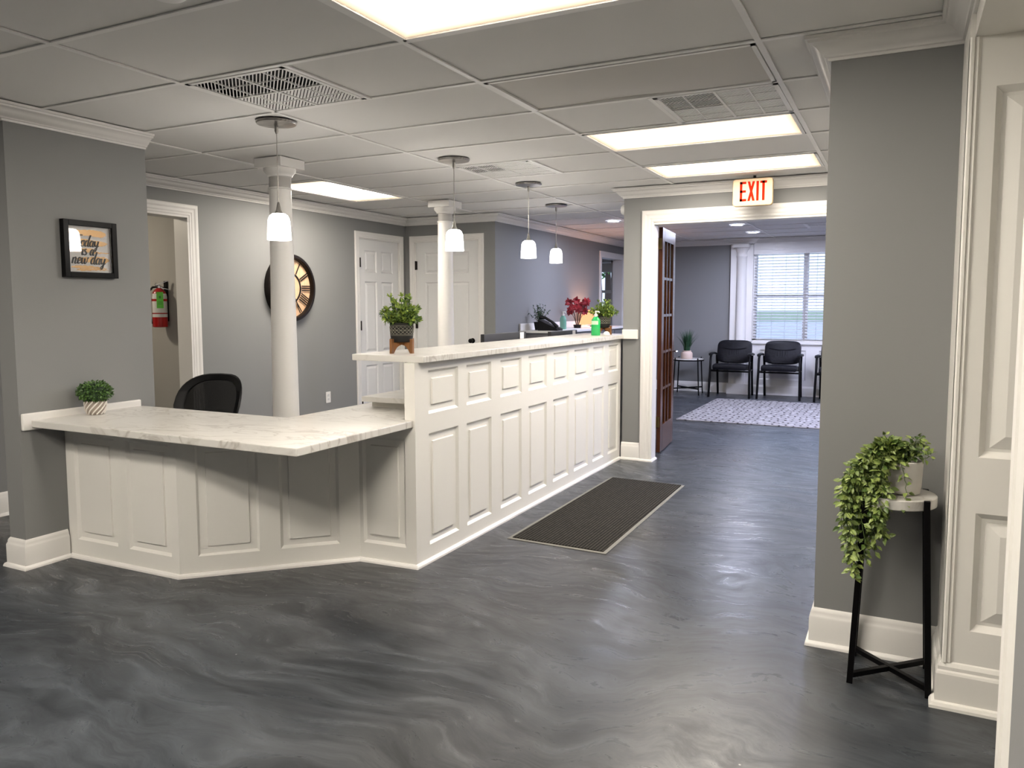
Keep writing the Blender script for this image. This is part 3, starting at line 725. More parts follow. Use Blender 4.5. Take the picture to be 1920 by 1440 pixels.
# ---- recessed downlights
for (x,y,lab) in ((-3.188,9.109,'recessed round downlight over the office behind the bar'), (-1.929,10.267,'nearer recessed downlight in the waiting room ceiling'), (-1.924,11.425,'farther recessed downlight in the waiting room ceiling, by the pilaster'),
                  (.6,10.267,'unseen downlight added at the right end of the waiting room')):  # this last one is added out of sight for extra light
    r = thing('downlight', (x,y,CE), lab, 'downlight', 'recessed round downlights')
    m = MB(); m.lathe([(.058,.003),(.070,-.004),(.088,-.005),(.092,.0),(.092,.006)], (x,y,CE), 28, caps=False); build('trim_ring', m, grid_mat, r, smooth=True)
    m = MB(); m.lathe([(.058,.003),(.058,.0),(.0,-.002)], (x,y,CE), 28, caps=False); build('lens', m, spot_glow, r, smooth=True)

# ---- exit sign
r = thing('exit_sign', (-1.09,6.40,2.17), 'cream exit sign with red letters hung over the open doorway', 'exit sign')
m = MB()
def rrect(x0,x1,z0,z1,rad,y,n=6):
    out = []
    for cx,cz,a0 in ((x1-rad,z1-rad,0),(x0+rad,z1-rad,PI/2),(x0+rad,z0+rad,PI),(x1-rad,z0+rad,1.5*PI)):
        for k in range(n+1): a = a0+PI/2*k/n; out.append((cx+rad*math.cos(a), y, cz+rad*math.sin(a)))
    return out
SX0,SX1,SZ0,SZ1 = -1.243,-.936,2.170,2.383
m.loft([rrect(SX0+.004,SX1-.004,SZ0+.004,SZ1-.004,.022,6.400), rrect(SX0,SX1,SZ0,SZ1,.025,6.404), rrect(SX0,SX1,SZ0,SZ1,.025,6.445), rrect(SX0+.01,SX1-.01,SZ0+.01,SZ1-.01,.02,6.455)])
build('housing', m, pm('aged_cream_plastic', (.36,.25,.135,1), .4, emit=(1,.62,.30,1), es=.0), r)
m = MB(); yy0, yy1 = 6.3985, 6.401; zb, zt = 2.208, 2.360; t = .018
def lb(x0,x1,z0,z1): m.box(x0,x1,yy0,yy1,z0,z1)
lb(-1.187,-1.168,zb,zt); lb(-1.187,-1.136,zb,zb+t); lb(-1.187,-1.138,zt-t,zt); lb(-1.187,-1.140,(zb+zt)/2-t/2,(zb+zt)/2+t/2)
X, w_, q_ = -1.128, .057, .019
m.add([(X,yy0,zb),(X+q_,yy0,zb),(X+w_,yy0,zt),(X+w_-q_,yy0,zt)], [(0,1,2,3)]); m.add([(X+w_-q_,yy0-.0002,zb),(X+w_,yy0-.0002,zb),(X+q_,yy0-.0002,zt),(X,yy0-.0002,zt)], [(0,1,2,3)])
lb(-1.0605,-1.0417,zb,zt)
lb(-1.032,-.981,zt-t,zt); lb(-1.016,-.997,zb,zt)
build('lettering', m, pm('exit_red', (.30,.010,.002,1), .8, spec=.05), r)
m = MB(); m.tube([(-1.08,6.43,2.382),(-1.08,6.43,CE)], .010, 10); build('ceiling_mount', m, black_metal, r)

# ---- smoke detector and wall sounder
m = MB(); m.lathe([(.065,.0),(.068,-.012),(.062,-.028),(.050,-.038),(.03,-.042),(.0,-.043)], (-2.13,1.80,CE), 28, caps=False)
o = build('smoke_detector', m, grid_mat, smooth=True, origin=(-2.13,1.80,CE)); tag(o, 'round white smoke detector on the ceiling at the top edge of the photo', 'smoke detector')
m = MB(); m.lathe([(.045,0),(.045,-.03),(.036,-.042),(.0,-.044)], (-2.23,6.72,2.235), 24, 'x'); o = build('wall_sounder', m, white_trim, smooth=True, origin=(-2.23,6.72,2.235)); tag(o, 'small round white device on the end of the exit wall', 'alarm sounder')

# ---- wall outlet
r = thing('wall_outlet', (-5.31,6.305,.44), 'white double socket plate low on the wall beneath the clock', 'outlet')
m = MB(); m.box(-5.310,-5.303,6.27,6.34,.382,.497); build('plate', m, white_trim, r, bevel=.002)
for z in (.418,.462):
    m = MB(); m.box(-5.303,-5.3015,6.288,6.322,z-.015,z+.015); s_ = build('socket', m, door_white, r, bevel=.0008)
    m = MB()
    for yy in (6.298,6.312): m.box(-5.3015,-5.3010,yy-.0015,yy+.0015,z-.004,z+.008)
    build('slot', m, black_gap, s_)

# ---- wall clock
cy_, cz_, R = 5.765, 1.560, .322
r = thing('wall_clock', (-5.31,cy_,cz_), 'large round wooden wall clock with black rim, half hidden by the near column', 'clock')
m = MB(); m.lathe([(R-.03,0),(R,.0),(R,.055),(R-.008,.062),(R-.030,.062),(R-.036,.052),(R-.036,.012)], (-5.31,cy_,cz_), 64, 'x', caps=False); build('rim', m, bronze, r, smooth=True)
m = MB(); m.lathe([(R-.03,.0),(R-.03,.014)], (-5.31,cy_,cz_), 64, 'x'); build('dial', m, clock_wood, r)
m = MB(); m.lathe([(.138,.014),(.138,.022),(.152,.022),(.152,.014)], (-5.31,cy_,cz_), 56, 'x', caps=False); build('inner_ring', m, bronze, r)
ROM = {1:'I',2:'II',3:'III',4:'IIII',5:'V',6:'VI',7:'VII',8:'VIII',9:'IX',10:'X',11:'XI',12:'XII'}
for hh in range(1,13):
    a = math.radians(90-hh*30); m = MB(); chars = ROM[hh]; wch = {'I':.022,'V':.036,'X':.036}
    tot = sum(wch[c] for c in chars); t0 = -tot/2
    def P(rad, tan): return (-5.31+.026, cy_+rad*math.cos(a)+tan*math.sin(a), cz_+rad*math.sin(a)-tan*math.cos(a))
    for c in chars:
        w = wch[c]; c0 = t0+w/2; ri, ro = .155, .272
        if c == 'I': m.bar(P(ri,c0), P(ro,c0), .010, .004, up=(1,0,0))
        elif c == 'V': m.bar(P(ri,c0), P(ro,c0-.013), .009, .004, up=(1,0,0)); m.bar(P(ri,c0), P(ro,c0+.013), .006, .004, up=(1,0,0))
        else: m.bar(P(ri,c0-.013), P(ro,c0+.013), .006, .004, up=(1,0,0)); m.bar(P(ri,c0+.013), P(ro,c0-.013), .009, .004, up=(1,0,0))
        t0 += w
    build('numeral', m, bronze, r)
for ang, L, w in ((-62, .205, .009), (-100, .14, .013)):
    a = math.radians(ang); m = MB(); m.bar((-5.31+.034,cy_-.03*math.cos(a),cz_-.03*math.sin(a)), (-5.31+.034,cy_+L*math.cos(a),cz_+L*math.sin(a)), w, .003, up=(1,0,0)); build('hand', m, black_metal, r)
m = MB(); m.lathe([(.018,.030),(.018,.040),(.008,.044)], (-5.31,cy_,cz_), 20, 'x'); build('hub', m, bronze, r, smooth=True)

# ---- framed picture
PX = -4.10
r = thing('framed_picture', (PX,2.86,1.70), 'black shadow-box picture with gold brush stripes and hand lettering', 'picture')
y0,y1,z0,z1 = 2.700,3.020,1.548,1.862; b = .030
m = MB(); m.box(PX,PX+.035,y0,y0+b,z0,z1); m.box(PX,PX+.035,y1-b,y1,z0,z1); m.box(PX,PX+.035,y0+b,y1-b,z0,z0+b); m.box(PX,PX+.035,y0+b,y1-b,z1-b,z1)
build('frame', m, black_metal, r, bevel=.002)
m = MB(); m.box(PX+.001,PX+.006,y0+b,y1-b,z0+b,z1-b); build('backing_card', m, pm('white_card', (.78,.76,.74,1), .6), r)
gold = pm('gold_brush_paint', (.62,.36,.13,1), .38, .25); m = MB()
for zc, hh, ya, yb in ((1.795,.034,.012,.235),(1.744,.030,.008,.245),(1.700,.026,.004,.170),(1.690,.012,.13,.25),(1.650,.030,.05,.250),(1.606,.014,.02,.235),(1.594,.012,.05,.245)):
    n = 26; top, bot = [], []
    for k in range(n+1):
        u = k/n; env = min(1, 6*min(u,1-u)+.25); yy = y0+b+.004+ya+(yb-ya)*u
        top.append((PX+.0066, yy, zc+hh*.5*env+random.uniform(-.0022,.0022)+.003*math.sin(5*u+zc*90))); bot.append((PX+.0066, yy, zc-hh*.5*env+random.uniform(-.0022,.0022)+.003*math.sin(4*u+zc*70)))
    m.add(top+bot, [(k, k+1, n+2+k, n+1+k) for k in range(n)])
build('gold_stripes', m, gold, r)
GL = {   # brush strokes of a hand lettered alphabet: width, strokes (x-height 1)
 'T': (1.0, [[(.0,1.75),(.5,1.85),(1.15,1.8)], [(.62,1.85),(.5,.9),(.35,0)]]),
 'o': (.75, [[(.45,.95),(.15,.8),(.05,.4),(.2,.05),(.5,.1),(.62,.5),(.45,.95),(.75,.85)]]),
 'd': (.9, [[(.6,.8),(.35,.95),(.08,.6),(.1,.15),(.35,.05),(.6,.4)], [(.85,1.9),(.65,1.0),(.6,.2),(.75,.02),(.95,.2)]]),
 'a': (.85, [[(.6,.8),(.35,.95),(.08,.6),(.1,.15),(.35,.05),(.6,.45)], [(.66,.95),(.58,.25),(.7,.02),(.9,.2)]]),
 'y': (.85, [[(.12,.95),(.1,.4),(.3,.1),(.6,.4)], [(.72,.95),(.6,.1),(.48,-.5),(.28,-.72),(.12,-.5),(.5,-.1),(.95,.2)]]),
 'i': (.42, [[(.2,.95),(.12,.25),(.22,.02),(.42,.2)], [(.26,1.4),(.3,1.5)]]),
 's': (.62, [[(.5,.9),(.22,.95),(.12,.72),(.42,.42),(.42,.12),(.12,.02),(.0,.15)]]),
 'n': (.9, [[(.15,.95),(.06,.0)], [(.1,.5),(.4,.95),(.58,.75),(.52,.15),(.68,.02),(.9,.2)]]),
 'e': (.68, [[(.1,.45),(.5,.6),(.45,.92),(.2,.88),(.06,.45),(.2,.04),(.68,.25)]]),
 'w': (1.15, [[(.08,.95),(.08,.25),(.28,.04),(.5,.3),(.56,.85)], [(.56,.85),(.56,.2),(.75,.04),(.98,.4),(1.02,.95),(1.2,.85)]]),
 ' ': (.5, [])}
def brush(mb, word, yc, zc, xh):
    tot = sum(GL[c][0] for c in word)*xh*.95; u0 = yc-tot/2
    for c in word:
        w, st_ = GL[c]
        for pl_ in st_:
            P = [Vector((p[0], p[1], 0)) for p in pl_]; C_ = []
            for q in range(len(P)-1):
                p0, p1, p2, p3 = P[max(q-1,0)], P[q], P[q+1], P[min(q+2,len(P)-1)]
                for k in range(6):
                    t = k/6; C_.append(.5*((2*p1)+(p2-p0)*t+(2*p0-5*p1+4*p2-p3)*t*t+(3*p1-p0-3*p2+p3)*t**3))
            C_.append(P[-1]); vs = []
            for q, c_ in enumerate(C_):
                d_ = (C_[min(q+1,len(C_)-1)]-C_[max(q-1,0)]); d_.normalize(); wd = .075+.085*max(0, -d_.y)     # down strokes are fat
                for sg in (-1, 1):
                    p = c_+Vector((-d_.y, d_.x, 0))*wd*sg; vs.append((PX+.008, u0+(p.x+.22*p.y)*xh*.95, zc+p.y*xh))
            mb.add(vs, [(2*k, 2*k+1, 2*k+3, 2*k+2) for k in range(len(C_)-1)])
        u0 += w*xh*.95
m = MB(); brush(m, 'Today', 2.848, 1.722, .034); brush(m, 'is a', 2.852, 1.674, .034); brush(m, 'new day', 2.855, 1.625, .036)
build('lettering', m, black_gap, r)
m = MB(); m.box(PX+.026,PX+.028,y0+b,y1-b,z0+b,z1-b); build('glass_pane', m, glass, r)

# ---- fire extinguisher on the utility wall
ex, ey, ez = -5.775, 4.672, 1.205
r = thing('fire_extinguisher', (ex,ey,ez), 'red fire extinguisher with green inspection tag hung inside the doorway', 'fire extinguisher')
red = pm('extinguisher_red', (.42,.012,.012,1), .3)
m = MB(); m.lathe([(.050,0),(.060,.004),(.062,.02),(.062,.265),(.056,.295),(.040,.322),(.022,.335),(.016,.345)], (ex,ey,ez), 36); build('cylinder', m, red, r, smooth=True)
m = MB(); m.lathe([(.0628,.125),(.0628,.262),(.0572,.291)], (ex,ey,ez), 36, caps=False); m.lathe([(.0628,.088),(.0628,.115)], (ex,ey,ez), 36, caps=False); build('paper_label', m, pm('paper_label', (.72,.70,.66,1), .5), r, smooth=True)
m = MB()
m.lathe([(.0633,.225),(.0633,.245)], (ex,ey,ez), 36, caps=False); build('label_band', m, red, r, smooth=True)
m = MB(); m.lathe([(.020,.335),(.020,.36),(.012,.365)], (ex,ey,ez), 16); m.bar((ex-.03,ey,ez+.362),(ex+.075,ey-.02,ez+.40),.022,.006); m.bar((ex-.01,ey,ez+.350),(ex+.085,ey-.02,ez+.325),.020,.006)
m.tube([(ex-.02,ey-.01,ez+.35),(ex-.03,ey-.015,ez+.37),(ex-.02,ey-.02,ez+.385)],.003,6); build('valve_handle', m, chrome, r, smooth=True)
m = MB(); m.tube([(ex-.01,ey,ez+.35),(ex-.05,ey-.01,ez+.345),(ex-.078,ey-.015,ez+.31),(ex-.082,ey-.015,ez+.20),(ex-.078,ey-.012,ez+.10),(ex-.072,ey-.01,ez+.03)],[.008,.009,.010,.010,.010,.012],10); build('hose', m, black_plastic, r, smooth=True)
m = MB(); m.box(ex-.022,ex+.032,ey-.0665,ey-.0650,ez+.165,ez+.305); m.box(ex-.002,ex+.012,ey-.0672,ey-.0665,ez+.25,ez+.27,1); m.box(ex-.012,ex+.022,ey-.0672,ey-.0665,ez+.215,ez+.219,1); m.box(ex-.012,ex+.022,ey-.0672,ey-.0665,ez+.20,ez+.204,1); build('inspection_tag', m, [pm('tag_green', (.14,.62,.05,1), .5), pm('tag_ink', (.03,.22,.02,1), .5)], r)
m = MB(); m.bar((ex,4.745,ez+.345),(ex,ey+.016,ez+.345),.02,.01); m.box(ex-.02,ex+.02,4.738,4.749,ez+.05,ez+.40); wb_ = build('wall_bracket', m, black_metal, r)
r.rotation_euler = (0, 0, math.radians(51)); wb_.rotation_euler = (0, 0, -math.radians(51))

# ================================================================== PLANTS
def rnd_dir(): 
    z = random.uniform(-1,1); a = random.uniform(0,2*PI); q = math.sqrt(1-z*z); return Vector((q*math.cos(a), q*math.sin(a), z))
# boxwood ball in a striped pot on the desk
bx, by, bz = -3.99, 2.785, .790
r = thing('boxwood_plant', (bx,by,bz), 'small round boxwood plant in a white diagonal-striped pot on the low desk', 'potted plant')
m = MB(); n = 40; rings = []
for z, rr in ((0,.034),(.004,.040),(.02,.047),(.045,.053),(.065,.052),(.078,.049)):
    rings.append([(bx+(rr+.0022*math.cos(14*(2*PI*k/n)+z*75))*math.cos(2*PI*k/n), by+(rr+.0022*math.cos(14*(2*PI*k/n)+z*75))*math.sin(2*PI*k/n), bz+z) for k in range(n)])
m.loft(rings)
# stripes: raised pale ribs twisting round
for q in range(12):
    pts = []
    for k in range(9):
        z = .004+.072*k/8; rr = .042+.0125*math.sin(min(1,z/.05)*PI/2); a = 2*PI*q/12+1.25*k/8
        pts.append((bx+rr*math.cos(a), by+rr*math.sin(a), bz+z))
    m.tube(pts, .0042, 6, 1)
build('pot', m, [pm('pot_taupe', (.30,.25,.21,1), .6), pm('pot_cream', (.74,.70,.65,1), .5)], r, smooth=True)
m = MB()
for _ in range(950):
    d = rnd_dir(); s_ = random.uniform(.72,1.0); p = Vector((bx,by,bz+.125))+Vector((d.x*.088*s_, d.y*.088*s_, d.z*.058*s_))
    if p.z < bz+.066: continue
    m.leaf(p, (d+rnd_dir()*.8), d+rnd_dir()*.5, random.uniform(.013,.021), .009)
build('foliage', m, leaf_box, r)
m = MB(); m.lathe([(.02,.07),(.055,.085),(.066,.12),(.05,.16),(.0,.175)], (bx,by,bz), 16); build('stem_core', m, pm('deep_green', (.012,.03,.01,1), .8), r, smooth=True)

# leafy plant in a dark diamond pot on a wooden stand
def diamond_plant(x, y, z, label, seed):
    random.seed(seed)
    r = thing('potted_plant', (x,y,z), label, 'potted plant', 'leafy plants in dark diamond-pattern pots on the bar')
    m = MB()
    for a in (math.radians(79), math.radians(169)):
        c, s_ = math.cos(a), math.sin(a); n = 14; top = []; bot = []
        for k in range(n+1):
            u = -.080+.160*k/n; arch = .046*math.sqrt(max(0, 1-(u/.062)**2)) if abs(u) < .062 else 0
            bot.append((u, arch)); top.append((u, .060))
        for w in (-.007, .007): m.add([(x+u*c-w*s_, y+u*s_+w*c, z+h) for u, h in bot+top], [(k,k+1,n+2+k,n+1+k) for k in range(n)])
        for k in range(n):
            q = [bot[k], bot[k+1]]; m.add([(x+u*c-w*s_, y+u*s_+w*c, z+h) for u, h in q for w in (-.007,.007)], [(0,1,3,2)])
        for sg in (-1,1): m.bar((x+sg*.078*c, y+sg*.078*s_, z), (x+sg*.078*c, y+sg*.078*s_, z+.080), .017, .017, up=(0,0,1))
    build('wooden_stand', m, pot_wood, r)
    m = MB(); m.lathe([(.0,.062),(.050,.062),(.058,.070),(.062,.085),(.0635,.10),(.066,.165),(.0665,.168),(.062,.168),(.060,.15),(.0,.15)], (x,y,z), 40, caps=False)
    nn = 18
    for q in range(nn):
        for sg in (-1,1):
            pts = []
            for k in range(5):
                a = 2*PI*(q+sg*(k/4-.5)*2)/nn; zz = .108+.040*k/4; rr = .0645+.0008*k; pts.append((x+rr*math.cos(a), y+rr*math.sin(a), z+zz))
            m.tube(pts, .0010, 4, 1)
    for zz in (.100,.105,.128,.151,.156): m.lathe([(.0650+(zz-.1)*.03,zz-.0007),(.0656+(zz-.1)*.03,zz),(.0650+(zz-.1)*.03,zz+.0007)], (x,y,z), 40, mat=1, caps=False)
    build('pot', m, [pm('charcoal_ceramic', (.016,.016,.015,1), .6, spec=.25), pm('pale_line', (.26,.25,.20,1), .6)], r, smooth=True)
    ms = MB(); m = MB()
    for q in range(84):
        a = random.uniform(0,2*PI); lean = random.uniform(.05,1.30); L = random.uniform(.07,.150) if lean < .5 else random.uniform(.06,.108)
        d0 = Vector((math.cos(a)*math.sin(lean), math.sin(a)*math.sin(lean), math.cos(lean)))
        p = Vector((x+.02*math.cos(a), y+.02*math.sin(a), z+.15)); pts = [p]
        for k in range(5): p = p+(d0*(1)+Vector((0,0,.12)))*(L/5); pts.append(p.copy())
        ms.tube(pts, .0016, 4)
        for k in range(2,6):
            for w in range(3):
                dd = rnd_dir(); dd = (d0*.7+dd*.8).normalized(); m.leaf(pts[k], dd, Vector((0,0,1))+rnd_dir()*.6, random.uniform(.024,.036), random.uniform(.010,.014))
        for w in range(4): m.leaf(pts[-1], (d0+rnd_dir()*.6), rnd_dir(), .028, .011)
    build('stems', ms, stem_mat, r); build('foliage', m, leaf_euc, r)
    return r
diamond_plant(-2.497, 3.60, 1.125, 'leafy green plant in a dark pot on the near end of the bar', 3)
diamond_plant(-2.42, 6.665, 1.125, 'leafy plant in a dark pot on the far end of the bar, beside the sanitizer', 5)
random.seed(21)

# trailing plant on the stand at the right
r = thing('trailing_plant', (.028,3.15,.700), 'trailing green vine in a pale grey pot on the black-legged stand', 'potted plant')
m = MB(); m.lathe([(.0,0),(.046,0),(.054,.006),(.058,.03),(.062,.122),(.060,.124),(.055,.122),(.053,.03),(.0,.03)], (.028,3.15,.700), 40, caps=False); build('pot', m, pm('pale_concrete', (.56,.54,.50,1), .7), r, smooth=True)
ms = MB(); m = MB()
def vine(pts, lv=1.0):
    P = [Vector(p) for p in pts]; cur = []
    for i in range(len(P)-1):
        p0 = P[max(i-1,0)]; p1 = P[i]; p2 = P[i+1]; p3 = P[min(i+2,len(P)-1)]
        for k in range(5):
            t = k/5; cur.append(.5*((2*p1)+(-p0+p2)*t+(2*p0-5*p1+4*p2-p3)*t*t+(-p0+3*p1-3*p2+p3)*t**3))
    cur.append(P[-1]); cur = [c+Vector((random.uniform(-.004,.004), random.uniform(-.004,.004), random.uniform(-.003,.003))) for c in cur]
    ms.tube(cur, .0013, 5); acc = 0
    for i in range(2, len(cur)):
        acc += (cur[i]-cur[i-1]).length
        if acc > .014:
            acc = 0; d = (cur[i]-cur[i-1]).normalized()
            for w in range(random.choice((2,2,3))):
                o = rnd_dir(); o = (o-d*o.dot(d)); o.normalize(); dd = (o+d*.35+Vector((0,0,-.15))).normalized(); L = random.uniform(.020,.034)*lv
                st_ = cur[i]+dd*.006; ms.tube([cur[i], st_], .0007, 4)
                m.leaf(st_, dd, Vector((0,-.6,.8))+rnd_dir()*.7, L, L*.56, fold=.3, droop=.15)
o3 = Vector((.028,3.15,.815))
for q in range(46):      # the hanging mass, left and front of the pot
    tx = -.175+.145*random.random(); ty = 3.05+random.uniform(-.03,.05); zl = random.choice((.46,.50,.54,.58,.62,.64,.68)) if tx < -.060 else random.choice((.56,.60,.63,.68))
    hi = random.uniform(.84,.90); mx = tx*.55
    pts = [o3+Vector((random.uniform(-.03,.02), random.uniform(-.03,.01), 0)), (mx*.4+.01, 3.12, hi), (mx*.9, 3.09, hi-.02), (tx*.95, ty, hi-.09), (tx+random.uniform(-.02,.02), ty, (hi-.09+zl)/2), (tx*.9+random.uniform(-.02,.02), ty+.01, zl)]
    vine(pts)
for q in range(9):       # long strands low down
    tx = random.uniform(-.150,-.09); vine([o3, (-.02,3.10,.88), (-.10,3.05,.84), (tx-.02,3.03,.70), (tx,3.02,.55), (tx+.012,3.01,random.uniform(.40,.48))])
for q in range(12):      # upright sprigs
    a = random.uniform(-2.6,.5); L = random.uniform(.06,.12); vine([o3, (o3.x+math.cos(a)*L*.5-.02, o3.y+math.sin(a)*.04, .865), (o3.x+math.cos(a)*L-.03, o3.y+math.sin(a)*.06, .875+random.uniform(-.01,.045))], .9)
vine([o3, (.06,3.11,.850), (.08,3.10,.868), (.108,3.09,.862)], .9); vine([o3, (.05,3.10,.845), (.085,3.085,.845), (.105,3.08,.855)], .8)
for x1_, z1_ in ((.035,.66),(-.02,.60)):
    vine([o3, (o3.x-.01,3.085,.835), (x1_-.01,3.07,.79), (x1_,3.055,(z1_+.79)/2), (x1_-.01,3.03,z1_)], .95)
build('stems', ms, stem_mat, r); build('foliage', m, leaf_bright, r)
# the stand
sx, sy = .003, 3.150
r = thing('plant_stand', (sx,sy,0), 'round marble-topped plant stand with black legs by the right-hand pillar', 'plant stand')
m = MB(); m.lathe([(.132,.662),(.136,.665),(.136,.697),(.133,.700)], (sx,sy,0), 56); build('top', m, marble, r, smooth=True)
for a, b in ((-1,-1),(1,-1),(1,1),(-1,1)):
    yb = sy+b*(.128 if b < 0 else .122); m = MB(); m.bar((sx+a*.128,yb,0),(sx+a*.100,sy+b*.100,.675),.021,.021,up=(0,1,0)); m.box(sx+a*.100-.0105,sx+a*.100+.0105,sy+b*.1-.0105,sy+b*.1+.0105,.66,.700) ; build('leg', m, black_metal, r, bevel=.0015)
m = MB(); m.bar((sx-.127,sy-.127,.030),(sx+.127,sy+.121,.030),.018,.018); m.bar((sx+.127,sy-.127,.031),(sx-.127,sy+.121,.031),.018,.018); build('cross_brace', m, black_metal, r)

# ================================================================== FLOOR MAT AND RUG
ribbed = pm('ribbed_carpet', (.05,.045,.038,1), .95, spec=.1); n_, l_, b_ = nodes(ribbed)
t_ = n_.new('ShaderNodeTexCoord'); w_ = n_.new('ShaderNodeTexWave'); w_.bands_direction = 'X'; w_.inputs['Scale'].default_value = 16; w_.inputs['Distortion'].default_value = .25
ns_ = n_.new('ShaderNodeTexNoise'); ns_.inputs['Scale'].default_value = 60; ns_.inputs['Detail'].default_value = 4
r_ = n_.new('ShaderNodeValToRGB'); r_.color_ramp.elements[0].color = (.008,.0074,.0062,1); r_.color_ramp.elements[1].color = (.056,.052,.044,1)
mx_ = n_.new('ShaderNodeMath'); mx_.operation = 'MULTIPLY'; bp_ = n_.new('ShaderNodeBump'); bp_.inputs['Strength'].default_value = .6; bp_.inputs['Distance'].default_value = .004
l_.new(t_.outputs['Object'], w_.inputs['Vector']); l_.new(t_.outputs['Object'], ns_.inputs['Vector']); l_.new(w_.outputs['Fac'], mx_.inputs[0]); l_.new(ns_.outputs['Fac'], mx_.inputs[1])
l_.new(mx_.outputs[0], r_.inputs[0]); r_.color_ramp.elements[1].position = .65; l_.new(r_.outputs[0], b_.inputs['Base Color']); l_.new(w_.outputs['Fac'], bp_.inputs['Height']); l_.new(bp_.outputs[0], b_.inputs['Normal'])
r = thing('floor_mat', (-1.745,4.945,0), 'dark ribbed runner mat on the floor beside the tall bar', 'mat')
m = MB(); m.prism([(-2.06,4.035),(-1.432,4.015),(-1.450,5.853),(-2.058,5.885)], 0, .004); build('rubber_edge', m, pm('gray_rubber', (.17,.165,.145,1), .6), r, bevel=.001)
m = MB(); m.prism([(-2.036,4.06),(-1.456,4.042),(-1.472,5.830),(-2.036,5.860)], .0035, .009); build('ribbed_carpet', m, ribbed, r)

rugm = pm('woven_rug', (.6,.58,.58,1), .95); n_, l_, b_ = nodes(rugm)
t_ = n_.new('ShaderNodeTexCoord'); mp_ = n_.new('ShaderNodeMapping'); mp_.inputs['Scale'].default_value = (1.0,1.0,1); v_ = n_.new('ShaderNodeTexBrick')
v_.inputs['Scale'].default_value = 6.5; v_.inputs['Mortar Size'].default_value = .07; v_.inputs['Color1'].default_value = (1,1,1,1); v_.inputs['Color2'].default_value = (1,1,1,1); v_.inputs['Mortar'].default_value = (0,0,0,1); v_.inputs['Brick Width'].default_value = .9; v_.inputs['Row Height'].default_value = .45
ns_ = n_.new('ShaderNodeTexNoise'); ns_.inputs['Scale'].default_value = 9; ns_.inputs['Detail'].default_value = 5
ad_ = n_.new('ShaderNodeMixRGB'); ad_.inputs[0].default_value = .10
l_.new(t_.outputs['Object'], ad_.inputs[1]); l_.new(ns_.outputs['Color'], ad_.inputs[2]); l_.new(ad_.outputs[0], v_.inputs['Vector'])
n2_ = n_.new('ShaderNodeTexNoise'); n2_.inputs['Scale'].default_value = 14; n2_.inputs['Detail'].default_value = 3; l_.new(t_.outputs['Object'], n2_.inputs['Vector'])
r2_ = n_.new('ShaderNodeValToRGB'); r2_.color_ramp.elements[0].position = .54; r2_.color_ramp.elements[1].position = .64; l_.new(n2_.outputs['Fac'], r2_.inputs[0])
sc_ = n_.new('ShaderNodeMixRGB'); sc_.blend_type = 'ADD'; sc_.inputs[0].default_value = 1; l_.new(v_.outputs['Color'], sc_.inputs[1]); l_.new(r2_.outputs[0], sc_.inputs[2])
cr_ = n_.new('ShaderNodeValToRGB'); cr_.color_ramp.elements[0].color = (.018,.014,.015,1); cr_.color_ramp.elements[1].color = (.27,.26,.263,1); cr_.color_ramp.elements[1].position = .8
l_.new(sc_.outputs[0], cr_.inputs[0]); l_.new(cr_.outputs[0], b_.inputs['Base Color'])
m = MB(); m.box(-2.408,1.0,9.23,11.58,0,.011); o = build('area_rug', m, rugm, bevel=.003, origin=(-.7,10.4,0)); tag(o, 'pale woven rug with broken dark lines in the waiting room', 'rug')

